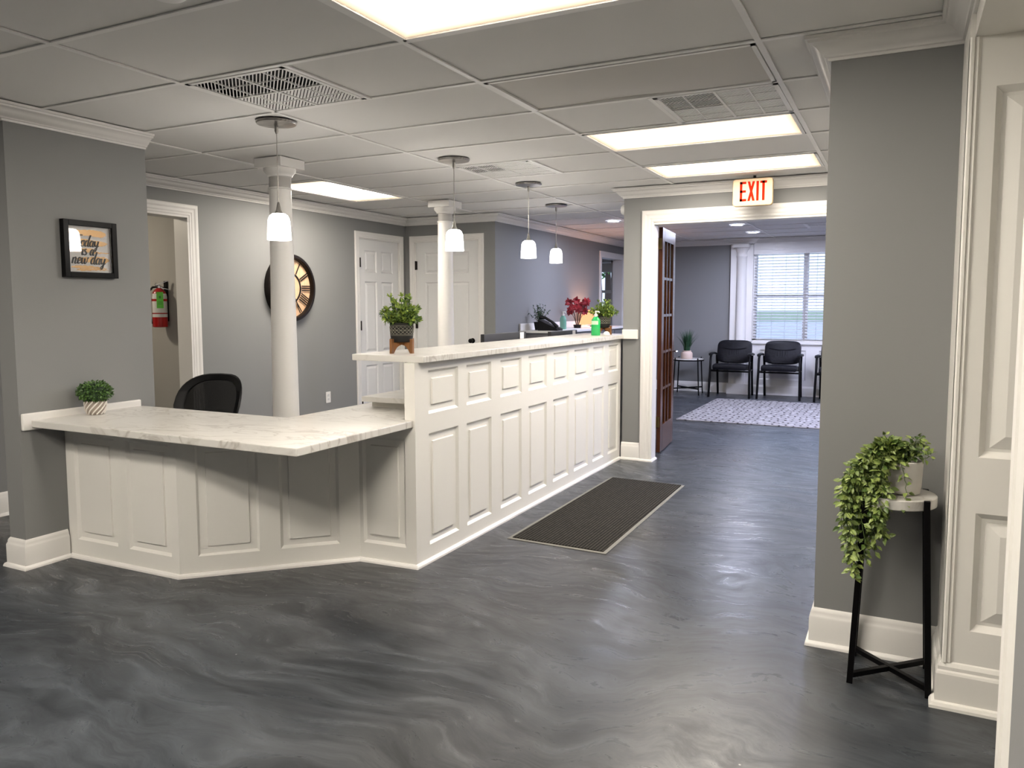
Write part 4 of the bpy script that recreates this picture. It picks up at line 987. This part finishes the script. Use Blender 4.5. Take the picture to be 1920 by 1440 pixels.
# ================================================================== WAITING ROOM FURNITURE
def guest_chair(x, y, label):
    r = thing('guest_chair', (x,y,0), label, 'chair', 'black leather guest chairs under the window')
    # front faces -y; y is the front leg line
    m = MB(); rings = []
    for k, (dy, zc, th, w) in enumerate(((-.01,.445,.045,.47),(.0,.455,.075,.50),(.06,.465,.09,.51),(.25,.45,.085,.51),(.44,.435,.08,.50),(.47,.435,.05,.48))):
        rings.append([(x+u*w/2, y+dy, zc+v*th/2) for u, v in ((-1,-.5),(-.92,-1),(0,-1.0),(.92,-1),(1,-.5),(1,.5),(.9,.9),(.5,1.06),(0,1.1),(-.5,1.06),(-.9,.9),(-1,.5))])
    m.loft(rings); build('seat', m, black_leather, r, smooth=True)
    m = MB(); N = 28
    def outline(s_, dy, tilt):
        o = []
        for k in range(N):
            a = 2*PI*k/N; c, s2 = math.cos(a), math.sin(a); e = .42
            px = math.copysign(abs(c)**e, c)*.262*s_; pz = math.copysign(abs(s2)**e, s2)*.175*s_
            o.append((x+px, y+.42+dy+tilt*(pz)+.020*(px/.26)**2*-1, .675+pz))
        return o
    m.loft([outline(.90,-.042,.22), outline(.98,-.028,.22), outline(1.0,0,.22), outline(.98,.022,.22), outline(.88,.032,.22)])
    bk = build('backrest', m, black_leather, r, smooth=True)
    m = MB(); pts = [(x-.19+.38*k/12, y+.375-.006, .715-.022*(2*k/12-1)**2*-1) for k in range(13)]
    m.tube(pts, .004, 6); 
    for k in range(5): xx = x-.07+.035*k; m.tube([(xx,y+.374,.70),(xx+(.006 if k%2 else -.004),y+.366,.66),(xx,y+.358,.62)], .0035, 5)
    build('stitched_folds', m, black_leather, bk, smooth=True)
    for sg in (-1,1):
        xx = x+sg*.292
        m = MB(); m.tube([(xx+sg*.008,y-.0,0),(xx,y+.03,.30),(xx-sg*.006,y+.055,.60),(xx-sg*.006,y+.085,.635)], .017, 10); build('front_leg', m, black_metal, r, smooth=True)
        m = MB(); m.tube([(xx-sg*.03,y+.50,0),(xx-sg*.03,y+.44,.30),(xx-sg*.03,y+.41,.50),(xx-sg*.025,y+.40,.62)], .017, 10); build('rear_leg', m, black_metal, r, smooth=True)
        m = MB(); m.loft([[(xx-sg*.008+u*w, yy, zz+v*.016) for u, v in ((-1,-.6),(0,-1),(1,-.6),(1,.4),(0,1),(-1,.4))] for yy, zz, w in ((y-.0,.640,.018),(y+.02,.652,.028),(y+.15,.660,.030),(y+.32,.652,.027),(y+.42,.635,.018))]); build('armrest', m, black_plastic, r, smooth=True)
        m = MB(); m.tube([(xx,y+.035,.40),(xx-sg*.02,y+.2,.40),(xx-sg*.03,y+.43,.40)], .012, 8); build('side_rail', m, black_metal, r, smooth=True)
    m = MB(); m.tube([(x-.285,y+.05,.395),(x+.285,y+.05,.395)], .012, 8); build('cross_rail', m, black_metal, r, smooth=True)
    m = MB(); m.tube([(x-.26,y+.40,.53),(x,y+.405,.525),(x+.26,y+.40,.53)], .010, 8); build('cross_rail', m, black_metal, r, smooth=True)
    return r
guest_chair(-2.286, 11.79, 'black guest chair nearest the side table, in front of the pilaster')
guest_chair(-1.585, 11.83, 'middle black guest chair, fully in view under the blinds')
guest_chair(-.780, 11.76, 'rightmost black guest chair, mostly hidden by the pillar')

tx, ty = -2.965, 12.05
r = thing('side_table', (tx,ty,0), 'round-topped side table with thin black legs in the waiting room corner', 'table')
m = MB(); m.lathe([(.232,.535),(.235,.54),(.235,.552),(.232,.556)], (tx,ty,0), 40); build('top', m, marble, r, smooth=True)
m = MB(); m.lathe([(.236,.525),(.244,.525),(.244,.545),(.236,.545)], (tx,ty,0), 40, caps=False); build('rim_band', m, black_metal, r)
for a, b in ((-.17,-.20),(.20,-.17),(.17,.20),(-.20,.17)):
    m = MB(); m.tube([(tx+a*1.06,ty+b*1.06,0),(tx+a*.93,ty+b*.93,.575)], .0095, 8); build('leg', m, black_metal, r)
m = MB(); m.bar((tx-.18,ty-.21,.10),(tx+.18,ty+.21,.10),.014,.02); m.bar((tx+.21,ty-.18,.10),(tx-.21,ty+.18,.10),.014,.02); build('cross_brace', m, black_metal, r)
gx, gy, gz = -2.975, 11.99, .556
r = thing('potted_grass', (gx,gy,gz), 'tall grassy plant in a peach-coloured pot on the side table', 'potted plant')
m = MB(); m.lathe([(.0,0),(.082,0),(.088,.01),(.088,.085),(.080,.10),(.068,.108),(.068,.128),(.062,.128),(.060,.11),(.0,.10)], (gx,gy,gz), 32, caps=False); build('pot', m, pm('peach_ceramic', (.60,.47,.40,1), .6), r, smooth=True)
m = MB()
for q in range(150):
    a = random.uniform(0,2*PI); rr = random.uniform(0,.045); p = Vector((gx+rr*math.cos(a), gy+rr*math.sin(a), gz+.11)); L = random.uniform(.22,.40); out = random.uniform(.02,.13)*(.4+rr/.045); w = .006
    t_ = Vector((-math.sin(a),math.cos(a),0)); P3 = []
    for k in range(5):
        u = k/4; c = p+Vector((math.cos(a)*out*u**1.8*1.3, math.sin(a)*out*u**1.8*1.3, L*u*(1-.12*u))); ww = w*(1-u)**.7+.0006; P3 += [c-t_*ww, c+t_*ww]
    m.add(P3, [(2*k,2*k+1,2*k+3,2*k+2) for k in range(4)])
build('blades', m, leaf_grass, r)

# blinds
slat_mat = pm('blind_slat', (.62,.63,.66,1), .45)
def blind(x0, x1, label, z_bot=.835, nsl=30):
    r = thing('window_blind', ((x0+x1)/2,12.47,2.16), label, 'window blind', 'horizontal slat blinds on the waiting room window')
    m = MB(); m.box(x0,x1,12.445,12.50,2.165,2.232); m.box(x0-.004,x1+.004,12.437,12.445,2.160,2.234); build('headrail', m, white_trim, r, bevel=.002)
    m = MB(); z = 2.150
    while z > z_bot+.02:
        m.add([(x0+.008,12.452,z-.006),(x1-.008,12.452,z-.006),(x1-.008,12.498,z+.006),(x0+.008,12.498,z+.006),(x0+.008,12.452,z-.003),(x1-.008,12.452,z-.003),(x1-.008,12.498,z+.009),(x0+.008,12.498,z+.009)],
              [(0,3,2,1),(4,5,6,7),(0,1,5,4),(1,2,6,5),(2,3,7,6),(3,0,4,7)]); z -= .0455
    build('slats', m, slat_mat, r)
    m = MB(); m.box(x0+.006,x1-.006,12.450,12.500,z_bot-.008,z_bot+.008); build('bottom_rail', m, white_trim, r)
    m = MB()
    k = 0
    for u in (.13,.37,.63,.87):
        xx = x0+(x1-x0)*u; m.tube([(xx,12.449,2.165),(xx,12.449,z_bot)], .0014, 4); m.tube([(xx,12.501,2.165),(xx,12.501,z_bot)], .0014, 4)
    build('cord', m, pm('blind_cord', (.5,.5,.5,1), .8) if 'blind_cord' not in bpy.data.materials else bpy.data.materials['blind_cord'], r)
blind(-2.07, -1.325, 'slat blind on the left part of the window, wholly in view')
blind(-1.315, -.085, 'slat blind just right of the window mullion')
blind(-.075, .67, 'slat blind at the hidden right end of the window')

# ================================================================== OFFICE SIDE
# swivel chair behind the low desk
ox, oy = -4.26, 3.72
r = thing('office_chair', (ox,oy,0), 'black mesh-back swivel chair behind the low desk', 'office chair')
a0 = math.radians(12)
def oc(u, w, z): return (ox+math.cos(a0)*u-math.sin(a0)*w, oy+math.sin(a0)*u+math.cos(a0)*w, z)
N = 36; m = MB()
def bo(k, s_=1.0, dy=0):
    a = 2*PI*k/N; c, s2 = math.cos(a), math.sin(a); z = .70+.205*math.copysign(abs(s2)**.75, s2)*s_
    wdt = .255 if s2 > 0 else .255-.075*(-s2)**1.3
    u = math.copysign(abs(c)**.62, c)*wdt*s_
    return (u, .10+.42*(z-.5)-.09*(u/.25)**2+dy, z)
m.loft([[oc(*bo(k,1.0,-.012)) for k in range(N)], [oc(*bo(k,1.03,0)) for k in range(N)], [oc(*bo(k,1.0,.014)) for k in range(N)], [oc(*bo(k,.82,.012)) for k in range(N)], [oc(*bo(k,.80,0)) for k in range(N)], [oc(*bo(k,.82,-.010)) for k in range(N)], [oc(*bo(k,1.0,-.012)) for k in range(N)]], caps=False)
build('back_frame', m, black_plastic, r, smooth=True)
meshm = bpy.data.materials.new('black_mesh_fabric'); meshm.use_nodes = True; nn_, ll_ = meshm.node_tree.nodes, meshm.node_tree.links
bb_ = nn_['Principled BSDF']; bb_.inputs['Base Color'].default_value = (.012,.012,.012,1); bb_.inputs['Roughness'].default_value = .8; bb_.inputs['Alpha'].default_value = .86
m = MB(); R_ = [[oc(*bo(k,s_,.002+(1-s_)*.02)) for k in range(N)] for s_ in (.83,.6,.35,.05)]; m.loft(R_, caps=True); build('mesh_back', m, meshm, r, smooth=True)
m = MB(); m.tube([oc(0,.10,.42),oc(0,.20,.45),oc(0,.235,.58),oc(0,.225,.66)], [.022,.024,.022,.016], 8); build('back_support', m, black_plastic, r, smooth=True)
m = MB(); m.loft([[oc(u*w, v*w, z) for u, v in [(math.copysign(abs(math.cos(2*PI*k/24))**.6, math.cos(2*PI*k/24)), math.copysign(abs(math.sin(2*PI*k/24))**.6, math.sin(2*PI*k/24))) for k in range(24)]] for w, z in ((.20,.40),(.24,.415),(.245,.44),(.225,.465),(.15,.472))]); build('seat', m, black_leather, r, smooth=True)
m = MB(); m.lathe([(.028,.10),(.028,.25),(.018,.26),(.018,.40)], (ox,oy,0), 16); build('gas_post', m, black_metal, r, smooth=True)
m = MB()
for k in range(5): a = 2*PI*k/5+.3; m.bar((ox,oy,.10),(ox+.27*math.cos(a),oy+.27*math.sin(a),.065),.035,.022)
build('star_base', m, black_plastic, r)
for k in range(5):
    a = 2*PI*k/5+.3; m = MB(); m.lathe([(.024,-.016),(.028,-.012),(.028,.012),(.024,.016)], (ox+.27*math.cos(a),oy+.27*math.sin(a),.028), 14, 'x'); m.tube([(ox+.27*math.cos(a),oy+.27*math.sin(a),.028),(ox+.27*math.cos(a),oy+.27*math.sin(a),.065)],.008,6); build('caster', m, black_plastic, r)

# monitors standing on the inner worktop, screens facing the receptionist
def monitor(y0, y1, zt, label):
    yc = (y0+y1)/2; r = thing('computer_monitor', (-2.72,yc,.86), label, 'monitor', 'black computer monitors behind the bar')
    m = MB(); m.box(-2.760,-2.728,y0,y1,zt-.34,zt); build('housing', m, pm('monitor_gray', (.022,.022,.024,1), .5) if 'monitor_gray' not in bpy.data.materials else bpy.data.materials['monitor_gray'], r, bevel=.004)
    m = MB(); m.box(-2.7615,-2.760,y0+.012,y1-.012,zt-.32,zt-.012); build('screen', m, pm('dark_screen', (.01,.012,.015,1), .15) if 'dark_screen' not in bpy.data.materials else bpy.data.materials['dark_screen'], r)
    m = MB(); m.bar((-2.72,yc,.87),(-2.72,yc,zt-.16),.05,.02); m.box(-2.79,-2.62,yc-.11,yc+.11,.860,.872); build('stand', m, black_plastic, r)
    m = MB(); m.box(-2.7275,-2.7265,y1-.115,y1-.045,zt-.055,zt-.004); build('paper_sticker', m, pm('sticker_white', (.75,.74,.72,1), .6) if 'sticker_white' not in bpy.data.materials else bpy.data.materials['sticker_white'], r)
monitor(4.98, 5.69, 1.178, 'nearer black monitor showing just above the bar, left of the phone')
monitor(6.19, 6.80, 1.160, 'farther black monitor showing just above the bar, below the poinsettia')

# sideboard along the office wall
r = thing('sideboard', (-3.85,9.7,0), 'grey sideboard with a white top along the office wall behind the bar', 'sideboard')
sbg = pm('sideboard_gray', (.13,.13,.135,1), .5)
m = MB(); m.box(-4.085,-3.60,8.38,11.0,.08,1.06); m.box(-4.06,-3.64,8.42,10.96,0,.08); build('body', m, sbg, r, bevel=.003)
m = MB(); m.box(-4.095,-3.575,8.35,11.02,1.06,1.088); m.box(-4.095,-4.075,8.35,11.02,1.088,1.17); build('top', m, white_trim, r, bevel=.003)
for k in range(4):
    ya = 8.42+.64*k; m = MB(); m.box(-3.60,-3.582,ya,ya+.61,.11,1.04); d_ = build('door', m, sbg, r, bevel=.002)
    m = MB(); m.tube([(-3.568,ya+.55,.70),(-3.568,ya+.55,.82)], .006, 8); m.tube([(-3.584,ya+.55,.71),(-3.566,ya+.55,.71)],.004,6); m.tube([(-3.584,ya+.55,.81),(-3.566,ya+.55,.81)],.004,6); build('handle', m, nickel, d_)
SZ = 1.088
# desk phone
px_, py_ = -3.76, 8.50
r = thing('desk_phone', (px_,py_,SZ), 'black desk phone standing on the near end of the sideboard', 'telephone')
m = MB(); m.loft([[(px_-.12,py_-.09,SZ),(px_+.13,py_-.09,SZ),(px_+.13,py_+.09,SZ),(px_-.12,py_+.09,SZ)], [(px_-.12,py_-.09,SZ+.13),(px_+.13,py_-.09,SZ+.022),(px_+.13,py_+.09,SZ+.022),(px_-.12,py_+.09,SZ+.13)]]); build('body', m, black_plastic, r, bevel=.006)
m = MB(); m.tube([(px_-.10,py_-.055,SZ+.16),(px_-.03,py_-.055,SZ+.150),(px_+.06,py_-.055,SZ+.10),(px_+.12,py_-.055,SZ+.045)], [.026,.017,.017,.024], 10); build('handset', m, black_plastic, r, smooth=True)
m = MB()
for i in range(4):
    for j in range(3):
        u = -.02+.028*i; m.box(px_+u-.009,px_+u+.009,py_+.0+.026*j-.009,py_+.0+.026*j+.009,SZ+.078-.432*u-.012,SZ+.083-.432*u)
build('keypad', m, pm('key_gray', (.16,.16,.16,1), .5), r)
m = MB(); pts = []
for k in range(60):
    u = k/59; pts.append((px_+.13+.02*math.sin(u*6)+.007*math.cos(k*1.9), py_-.05-.06*u+.007*math.sin(k*1.9), SZ+.03-.10*math.sin(PI*u)*.2))
pts = [(p[0],p[1],max(p[2],SZ+.012)) for p in pts]; m.tube(pts, .003, 5); build('coiled_cord', m, black_plastic, r)
# dark square planter
px_, py_ = -3.95, 8.62
r = thing('square_planter', (px_,py_,SZ), 'dusty green plant in a square black planter behind the desk phone', 'potted plant')
m = MB(); m.loft([[(px_+u*w,py_+v*w,SZ+z) for u, v in ((-1,-1),(1,-1),(1,1),(-1,1))] for w, z in ((.042,0),(.055,.10),(.050,.10),(.045,.085))]); build('pot', m, black_plastic, r, bevel=.002)
m = MB(); ms = MB()
for q in range(34):
    a = random.uniform(0,2*PI); ln = random.uniform(.1,.95); L = random.uniform(.12,.23); d0 = Vector((math.cos(a)*math.sin(ln)*.8, math.sin(a)*math.sin(ln)*.8, math.cos(ln))); p = Vector((px_,py_,SZ+.085)); pts = [p+d0*(L*k/5) for k in range(6)]
    ms.tube(pts, .0015, 4)
    for k in range(2,6):
        for w in range(3): m.leaf(pts[k], d0*.5+rnd_dir(), Vector((0,0,1))+rnd_dir()*.5, random.uniform(.020,.030), .014)
m.v = [(max(v[0],-4.085),v[1],v[2]) for v in m.v]; ms.v = [(max(v[0],-4.085),v[1],v[2]) for v in ms.v]
build('stems', ms, stem_mat, r); build('foliage', m, leaf_far, r)
# bottles
def pump_bottle(x, y, z, s_, name, label, liquid, labelled=True, grp=None):
    r = thing(name, (x,y,z), label, 'bottle', grp)
    m = MB(); pr_ = [(.030,0),(.033,.004),(.033,.115),(.030,.130),(.018,.148),(.013,.155)]
    N_ = 28; m.loft([[(x+rr*s_*(1.15*math.cos(2*PI*k/N_)), y+rr*s_*(.78*math.sin(2*PI*k/N_)), z+zz*s_) for k in range(N_)] for rr, zz in pr_]); b_ = build('body', m, liquid, r, smooth=True)
    m = MB(); m.lathe([(.014*s_,.152*s_),(.014*s_,.172*s_),(.006*s_,.174*s_),(.006*s_,.195*s_)], (x,y,z), 16); m.tube([(x-.006,y,z+.195*s_),(x+.028*s_,y-.01,z+.193*s_),(x+.036*s_,y-.012,z+.185*s_)], .005*s_, 8); build('pump', m, white_trim, r, smooth=True)
    if labelled:
        m = MB(); N_ = 12; A = [-PI*.80+PI*.55*k/N_ for k in range(N_+1)]
        m.add([(x+.0335*s_*1.15*math.cos(a), y+.0335*s_*.79*math.sin(a), z+zz*s_) for zz in (.088,.118) for a in A], [(k,k+1,N_+2+k,N_+1+k) for k in range(N_)]); build('paper_label', m, pm('bottle_label_'+name, (.50,.72,.50,1), .5), r)
gl = pm('green_gel', (.03,.62,.16,1), .12, trans=.35, emit=(.02,.5,.10,1), es=0); gl2 = pm('pale_green_gel', (.22,.50,.40,1), .15, trans=.35)
pump_bottle(-2.40, 6.42, 1.125, 1.08, 'sanitizer_bottle', 'bright green sanitizer pump bottle on the bar beside the far potted plant', gl)
pump_bottle(-3.80, 9.00, SZ, 1.12, 'soap_bottle', 'pale green pump bottle on the sideboard, left of the poinsettia', gl2, False)
# small white dome by the plant on the bar
m = MB(); m.lathe([(.030,0),(.031,.006),(.026,.020),(.014,.030),(.0,.033)], (-2.355,6.575,1.125), 20, caps=False); o = build('counter_bell', m, white_trim, smooth=True, origin=(-2.355,6.575,1.125)); tag(o, 'small white dome on the bar under the far plant stand', 'counter bell')
# poinsettia
px_, py_ = -3.84, 9.58
r = thing('poinsettia', (px_,py_,SZ), 'bunch of red poinsettia blooms on bare stems on the sideboard', 'flowers')
m = MB(); m.lathe([(.0,0),(.045,0),(.055,.045),(.050,.046),(.0,.03)], (px_,py_,SZ), 20, caps=False); build('pot', m, bronze, r, smooth=True)
ms = MB(); m = MB(); ml = MB()
heads = [(-.13,.02,.34),(-.02,.0,.36),(.08,.02,.31),(.13,-.02,.345),(-.06,-.03,.27),(.03,-.04,.25),(.0,.05,.30),(-.10,.0,.22),(.09,.03,.22)]
for hx, hy, hz in heads:
    b0 = Vector((px_+hx*.12, py_+hy*.2, SZ+.03)); c0 = Vector((px_+hx, py_+hy, SZ+hz)); ms.tube([b0, (b0+c0)/2+Vector((hx*-.15,0,0)), c0], .0032, 5)
    for q in range(15):
        a = 2*PI*q/15*2.0+random.uniform(-.3,.3); fx = Vector((.35,-.94,.0)); sx_ = Vector((.94,.35,0)); dd = sx_*math.cos(a)+Vector((0,0,1))*math.sin(a)*.8+fx*random.uniform(-.2,.6); m.leaf(c0+fx*random.uniform(0,.02), dd, fx+rnd_dir()*.4, random.uniform(.046,.070), .038, fold=.2, droop=.2)
build('stems', ms, twig_mat, r); build('petals', m, petal_mat, r)
# lit table lamp
px_, py_ = -3.86, 10.30
r = thing('table_lamp', (px_,py_,SZ), 'small table lamp with a glowing peach rectangular shade behind the poinsettia', 'lamp')
m = MB(); m.box(px_-.06,px_+.06,py_-.05,py_+.05,SZ,SZ+.015); m.tube([(px_,py_,SZ+.01),(px_,py_,SZ+.05)], .012, 10); build('base', m, bronze, r)
m = MB(); m.loft([[(px_+u*w,py_+v*w,SZ+z) for u, v in ((-1,-1),(1,-1),(1,1),(-1,1))] for w, z in ((.165,.035),(.140,.235))], caps=False); build('lamp_shade', m, lamp_glow, r)
m = MB(); m.lathe([(.0,.055),(.022,.06),(.032,.085),(.034,.11),(.026,.135),(.0,.148)], (px_,py_,SZ), 20, caps=False); build('bulb', m, bulb_glow, r, smooth=True)

# ================================================================== OUTDOORS
def ground(name, mat, x0, x1, y0, y1, z, label=None):
    m = MB(); m.box(x0,x1,y0,y1,z-.1,z); return struct(name, m, mat)
ground('ground', noise_mix(pm('pale_pavement', (.5,.5,.5,1), .9), (.52,.53,.55,1), (.66,.67,.70,1), 1.5), -90, 60, 12.64, 240, -.15)
m = MB(); m.box(-90,60,75,240,-.15,-.09); o = build('lawn', m, noise_mix(pm('lawn_green', (.1,.2,.05,1), .9), (.26,.34,.20,1), (.38,.46,.30,1), 2), origin=(-5,120,-.15)); tag(o, 'green lawn strip outside beyond the waiting room window', 'lawn', kind='stuff')
lt = island_mat('tree_leaf', (.03,.10,.025,1), (.12,.26,.06,1), .7)
for i, (x, y, h, lab) in enumerate(((-7.7,21.5,4.2,'green tree seen through the office window'),(-9.1,24.5,4.6,'farther tree outside beyond the office window'))):
    r = thing('tree', (x,y,-.15), lab, 'tree', 'trees outside the window')
    m = MB(); m.tube([(x,y,-.149),(x+.05,y,h*.4),(x,y,h*.7)], [.14,.11,.05], 8); build('trunk', m, twig_mat, r)
    m = MB()
    for q in range(1700):
        d = rnd_dir()*random.uniform(.55,1); m.leaf(Vector((x,y,h*.85))+Vector((d.x*1.5,d.y*1.5,d.z*h*.33)), rnd_dir(), rnd_dir(), .17, .10)
    build('crown', m, lt, r)
